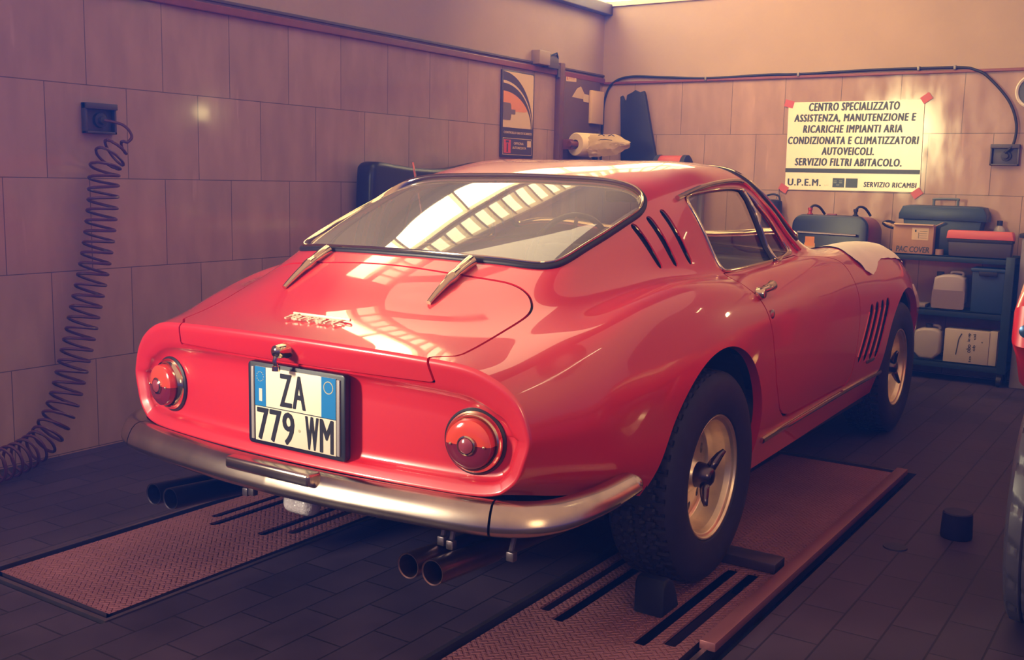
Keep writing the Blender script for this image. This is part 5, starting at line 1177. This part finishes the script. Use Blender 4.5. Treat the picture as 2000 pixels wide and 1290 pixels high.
bm = NB(); box(bm, -.015, .085, -.0465, -.0445, .088, .165); obj('label', bm, mat('cream label', (206, 184, 160), .7), t)
bm = NB(); box(bm, .002, .012, -.0472, -.0462, .138, .152); box(bm, .025, .028, -.0472, -.0462, .098, .135)
for k in range(4): box(bm, .032, .078, -.0472, -.0462, .10+.014*k, .102+.014*k)
obj('label_print', bm, MI, t)
bm = NB(); tube(bm, catmull([(.318, 4.13, .975), (.280, 4.12, .987), (.250, 4.11, .975), (.270, 4.115, .955), (.318, 4.13, .94)], 8), .0075, 8); tag(obj('cable_loop', bm, M_BLACK), 'loop of black cable sticking out left of the cardboard carton', 'cable')
# red lidded box
t = thing('tool_case', 'dark grey tool case with a pinkish red lid at the right of the top shelf', 'tool case', (.845, 4.055, .79))
bm = NB(); prism(bm, [(-.165, 0), (.185, 0), (.19, .105), (-.175, .105)], 1, -.036, .04, .008); obj('body', bm, mat('dark grey plastic', (62, 54, 72), .5), t)
bm = NB(); box(bm, -.178, .193, -.040, .043, .088, .112, .004); obj('rim', bm, M_BLACK, t)
bm = NB(); prism(bm, [(-.185, .108), (.198, .108), (.190, .152), (.182, .160), (-.172, .160), (-.18, .152)], 1, -.046, .044, .008); obj('lid', bm, mat('coral red plastic', (214, 100, 100), .45, noise=.05), t)
# bottle
t = thing('bottle', 'pale translucent bottle with black cap behind the red-lidded tool case', 'bottle', (.925, 4.23, .79))
bm = NB(); lathe(bm, [(0, 0), (.033, 0), (.035, .01), (.035, .15), (.030, .172), (.016, .19), (.014, .196)], (0, 0, 0), 2, 24); obj('body', bm, mat('milky bottle', (176, 164, 168), .3), t)
bm = NB(); lathe(bm, [(.017, .192), (.017, .222), (0, .224)], (0, 0, 0), 2, 20); obj('cap', bm, M_BLACK, t)
# jerrycans
def jerrycan(loc, w, h, label, fill):
    t = thing('jerrycan', label, 'jerrycan', loc, None); m1 = mat('milky canister', (168, 158, 172), .4); d = .13
    bm = NB(); prism(bm, smooth_poly([(-w/2, 0), (w/2, 0), (w/2, h*.86), (w/2-.02, h*.95), (w*.2, h), (-w*.2, h*.985), (-w/2+.02, h*.93), (-w/2, h*.86)], 1).tolist(), 1, -d/2, d/2, .018, 3); obj('canister', bm, m1, t)
    if fill: bm = NB(); prism(bm, rrect(-w/2-.0012, w/2+.0012, .006, h*.55, .012), 1, -d/2-.002, -d/2+.01); obj('liquid_level', bm, mat('cloudy contents', (134, 118, 136), .4), t)
    bm = NB(); tube(bm, catmull([(-.0, 0, h*.965), (.0, 0, h+.008), (w*.12, 0, h+.012), (w*.34, 0, h+.008), (w*.36, 0, h*.955)], 4), .010, 8); obj('handle', bm, m1, t)
    cx = -w*.33 if fill else .0
    bm = NB(); lathe(bm, [(.021, -.01), (.022, .018), (0, .020)], (cx, -.02, h*.965 if fill else h+.005), 2, 20); obj('cap', bm, M_BLACK, t)
jerrycan((.695, 4.095, .453), .19, .222, 'milky jerrycan half full of liquid on the middle shelf', True)
jerrycan((.59, 4.095, .128), .165, .20, 'pale jerrycan with dark cap on the bottom shelf', False)
t = thing('storage_crate', 'dark blue plastic crate on the middle shelf beside the jerrycan', 'crate', (.915, 4.10, .453))
M_CRATE = mat('blue plastic crate', (38, 66, 116), .45)
bm = NB(); prism(bm, [(-.085, 0), (.095, 0), (.10, .26), (-.09, .26)], 1, -.075, .08, .006); obj('body', bm, M_CRATE, t)
bm = NB(); box(bm, -.098, .108, -.085, .088, .25, .272, .005); obj('rim', bm, M_CRATE, t)
bm = NB(); box(bm, -.05, .055, -.092, -.084, .225, .252, .003); obj('grip', bm, M_BLACK, t)
bm = NB(); box(bm, .46, .56, 4.05, 4.2, .453, .475, .006); tag(obj('paper_pad', bm, mat('grey paper pad', (140, 130, 142), .7)), 'flat pale pad lying at the left of the middle shelf', 'pad')
bm = NB(); lathe(bm, [(0, 0), (.025, 0), (.025, .035), (0, .036)], (.618, 4.06, .79), 2, 20); tag(obj('small_tin', bm, mat('brownish tin', (150, 118, 110), .4)), 'tiny pale tin between the cardboard carton and the red-lidded case', 'tin')
t = thing('white_carton', 'white carton with vertical black handwriting on the bottom shelf', 'box', (.84, 4.10, .128))
bm = NB(); box(bm, -.145, .115, -.075, .08, 0, .207, .003); box(bm, .115, .16, -.07, .08, 0, .212, .003); obj('carton', bm, mat('greyish white carton', (186, 174, 180), .75, noise=.06), t)
for s_, x, z, w_2, h_2 in (('io op', -.0, .165, .020, .05), ('obo', .0, .095, .026, .05), ('ob', .03, .10, .016, .036), ('oi', .03, .17, .016, .034), ('io', .012, .03, .014, .036)): bm = NB(); text_bm(bm, s_, (x, -.0757, z), (0, 0, 1), (-1, 0, 0), h_2, w_2, 0, fat=.001); obj('handwriting', bm, MI, t)
bm = NB(); tube(bm, catmull([(-.045, -.0757, .185), (-.06, -.0757, .15), (-.066, -.0757, .10), (-.072, -.0757, .05)], 5), .003, 5); obj('pen_stroke', bm, MI, t)
bm = NB(); lathe(bm, [(.004, -.001), (0, -.0014)], (.075, -.075, .14), 1, 10); obj('pen_dot', bm, MI, t)
t = thing('steel_cabinet', 'narrow grey steel cabinet at the right edge beside the trolley', 'cabinet', (1.35, 4.16, 0))
bm = NB(); box(bm, -.27, .27, -.10, .125, .0, .92, .006); obj('body', bm, mat('pale grey cabinet', (138, 128, 146), .45), t)
bm = NB(); box(bm, -.285, .285, -.11, .13, .92, .945, .004); obj('top', bm, M_BLACK, t)
bm = NB(); box(bm, -.275, -.225, -.125, -.095, .34, .385, .006); obj('latch', bm, M_BLACK, t)
bm = NB(); box(bm, -.16, .25, -.106, -.098, .42, .88, .003); obj('door', bm, mat('darker cabinet door', (112, 92, 116), .45), t)
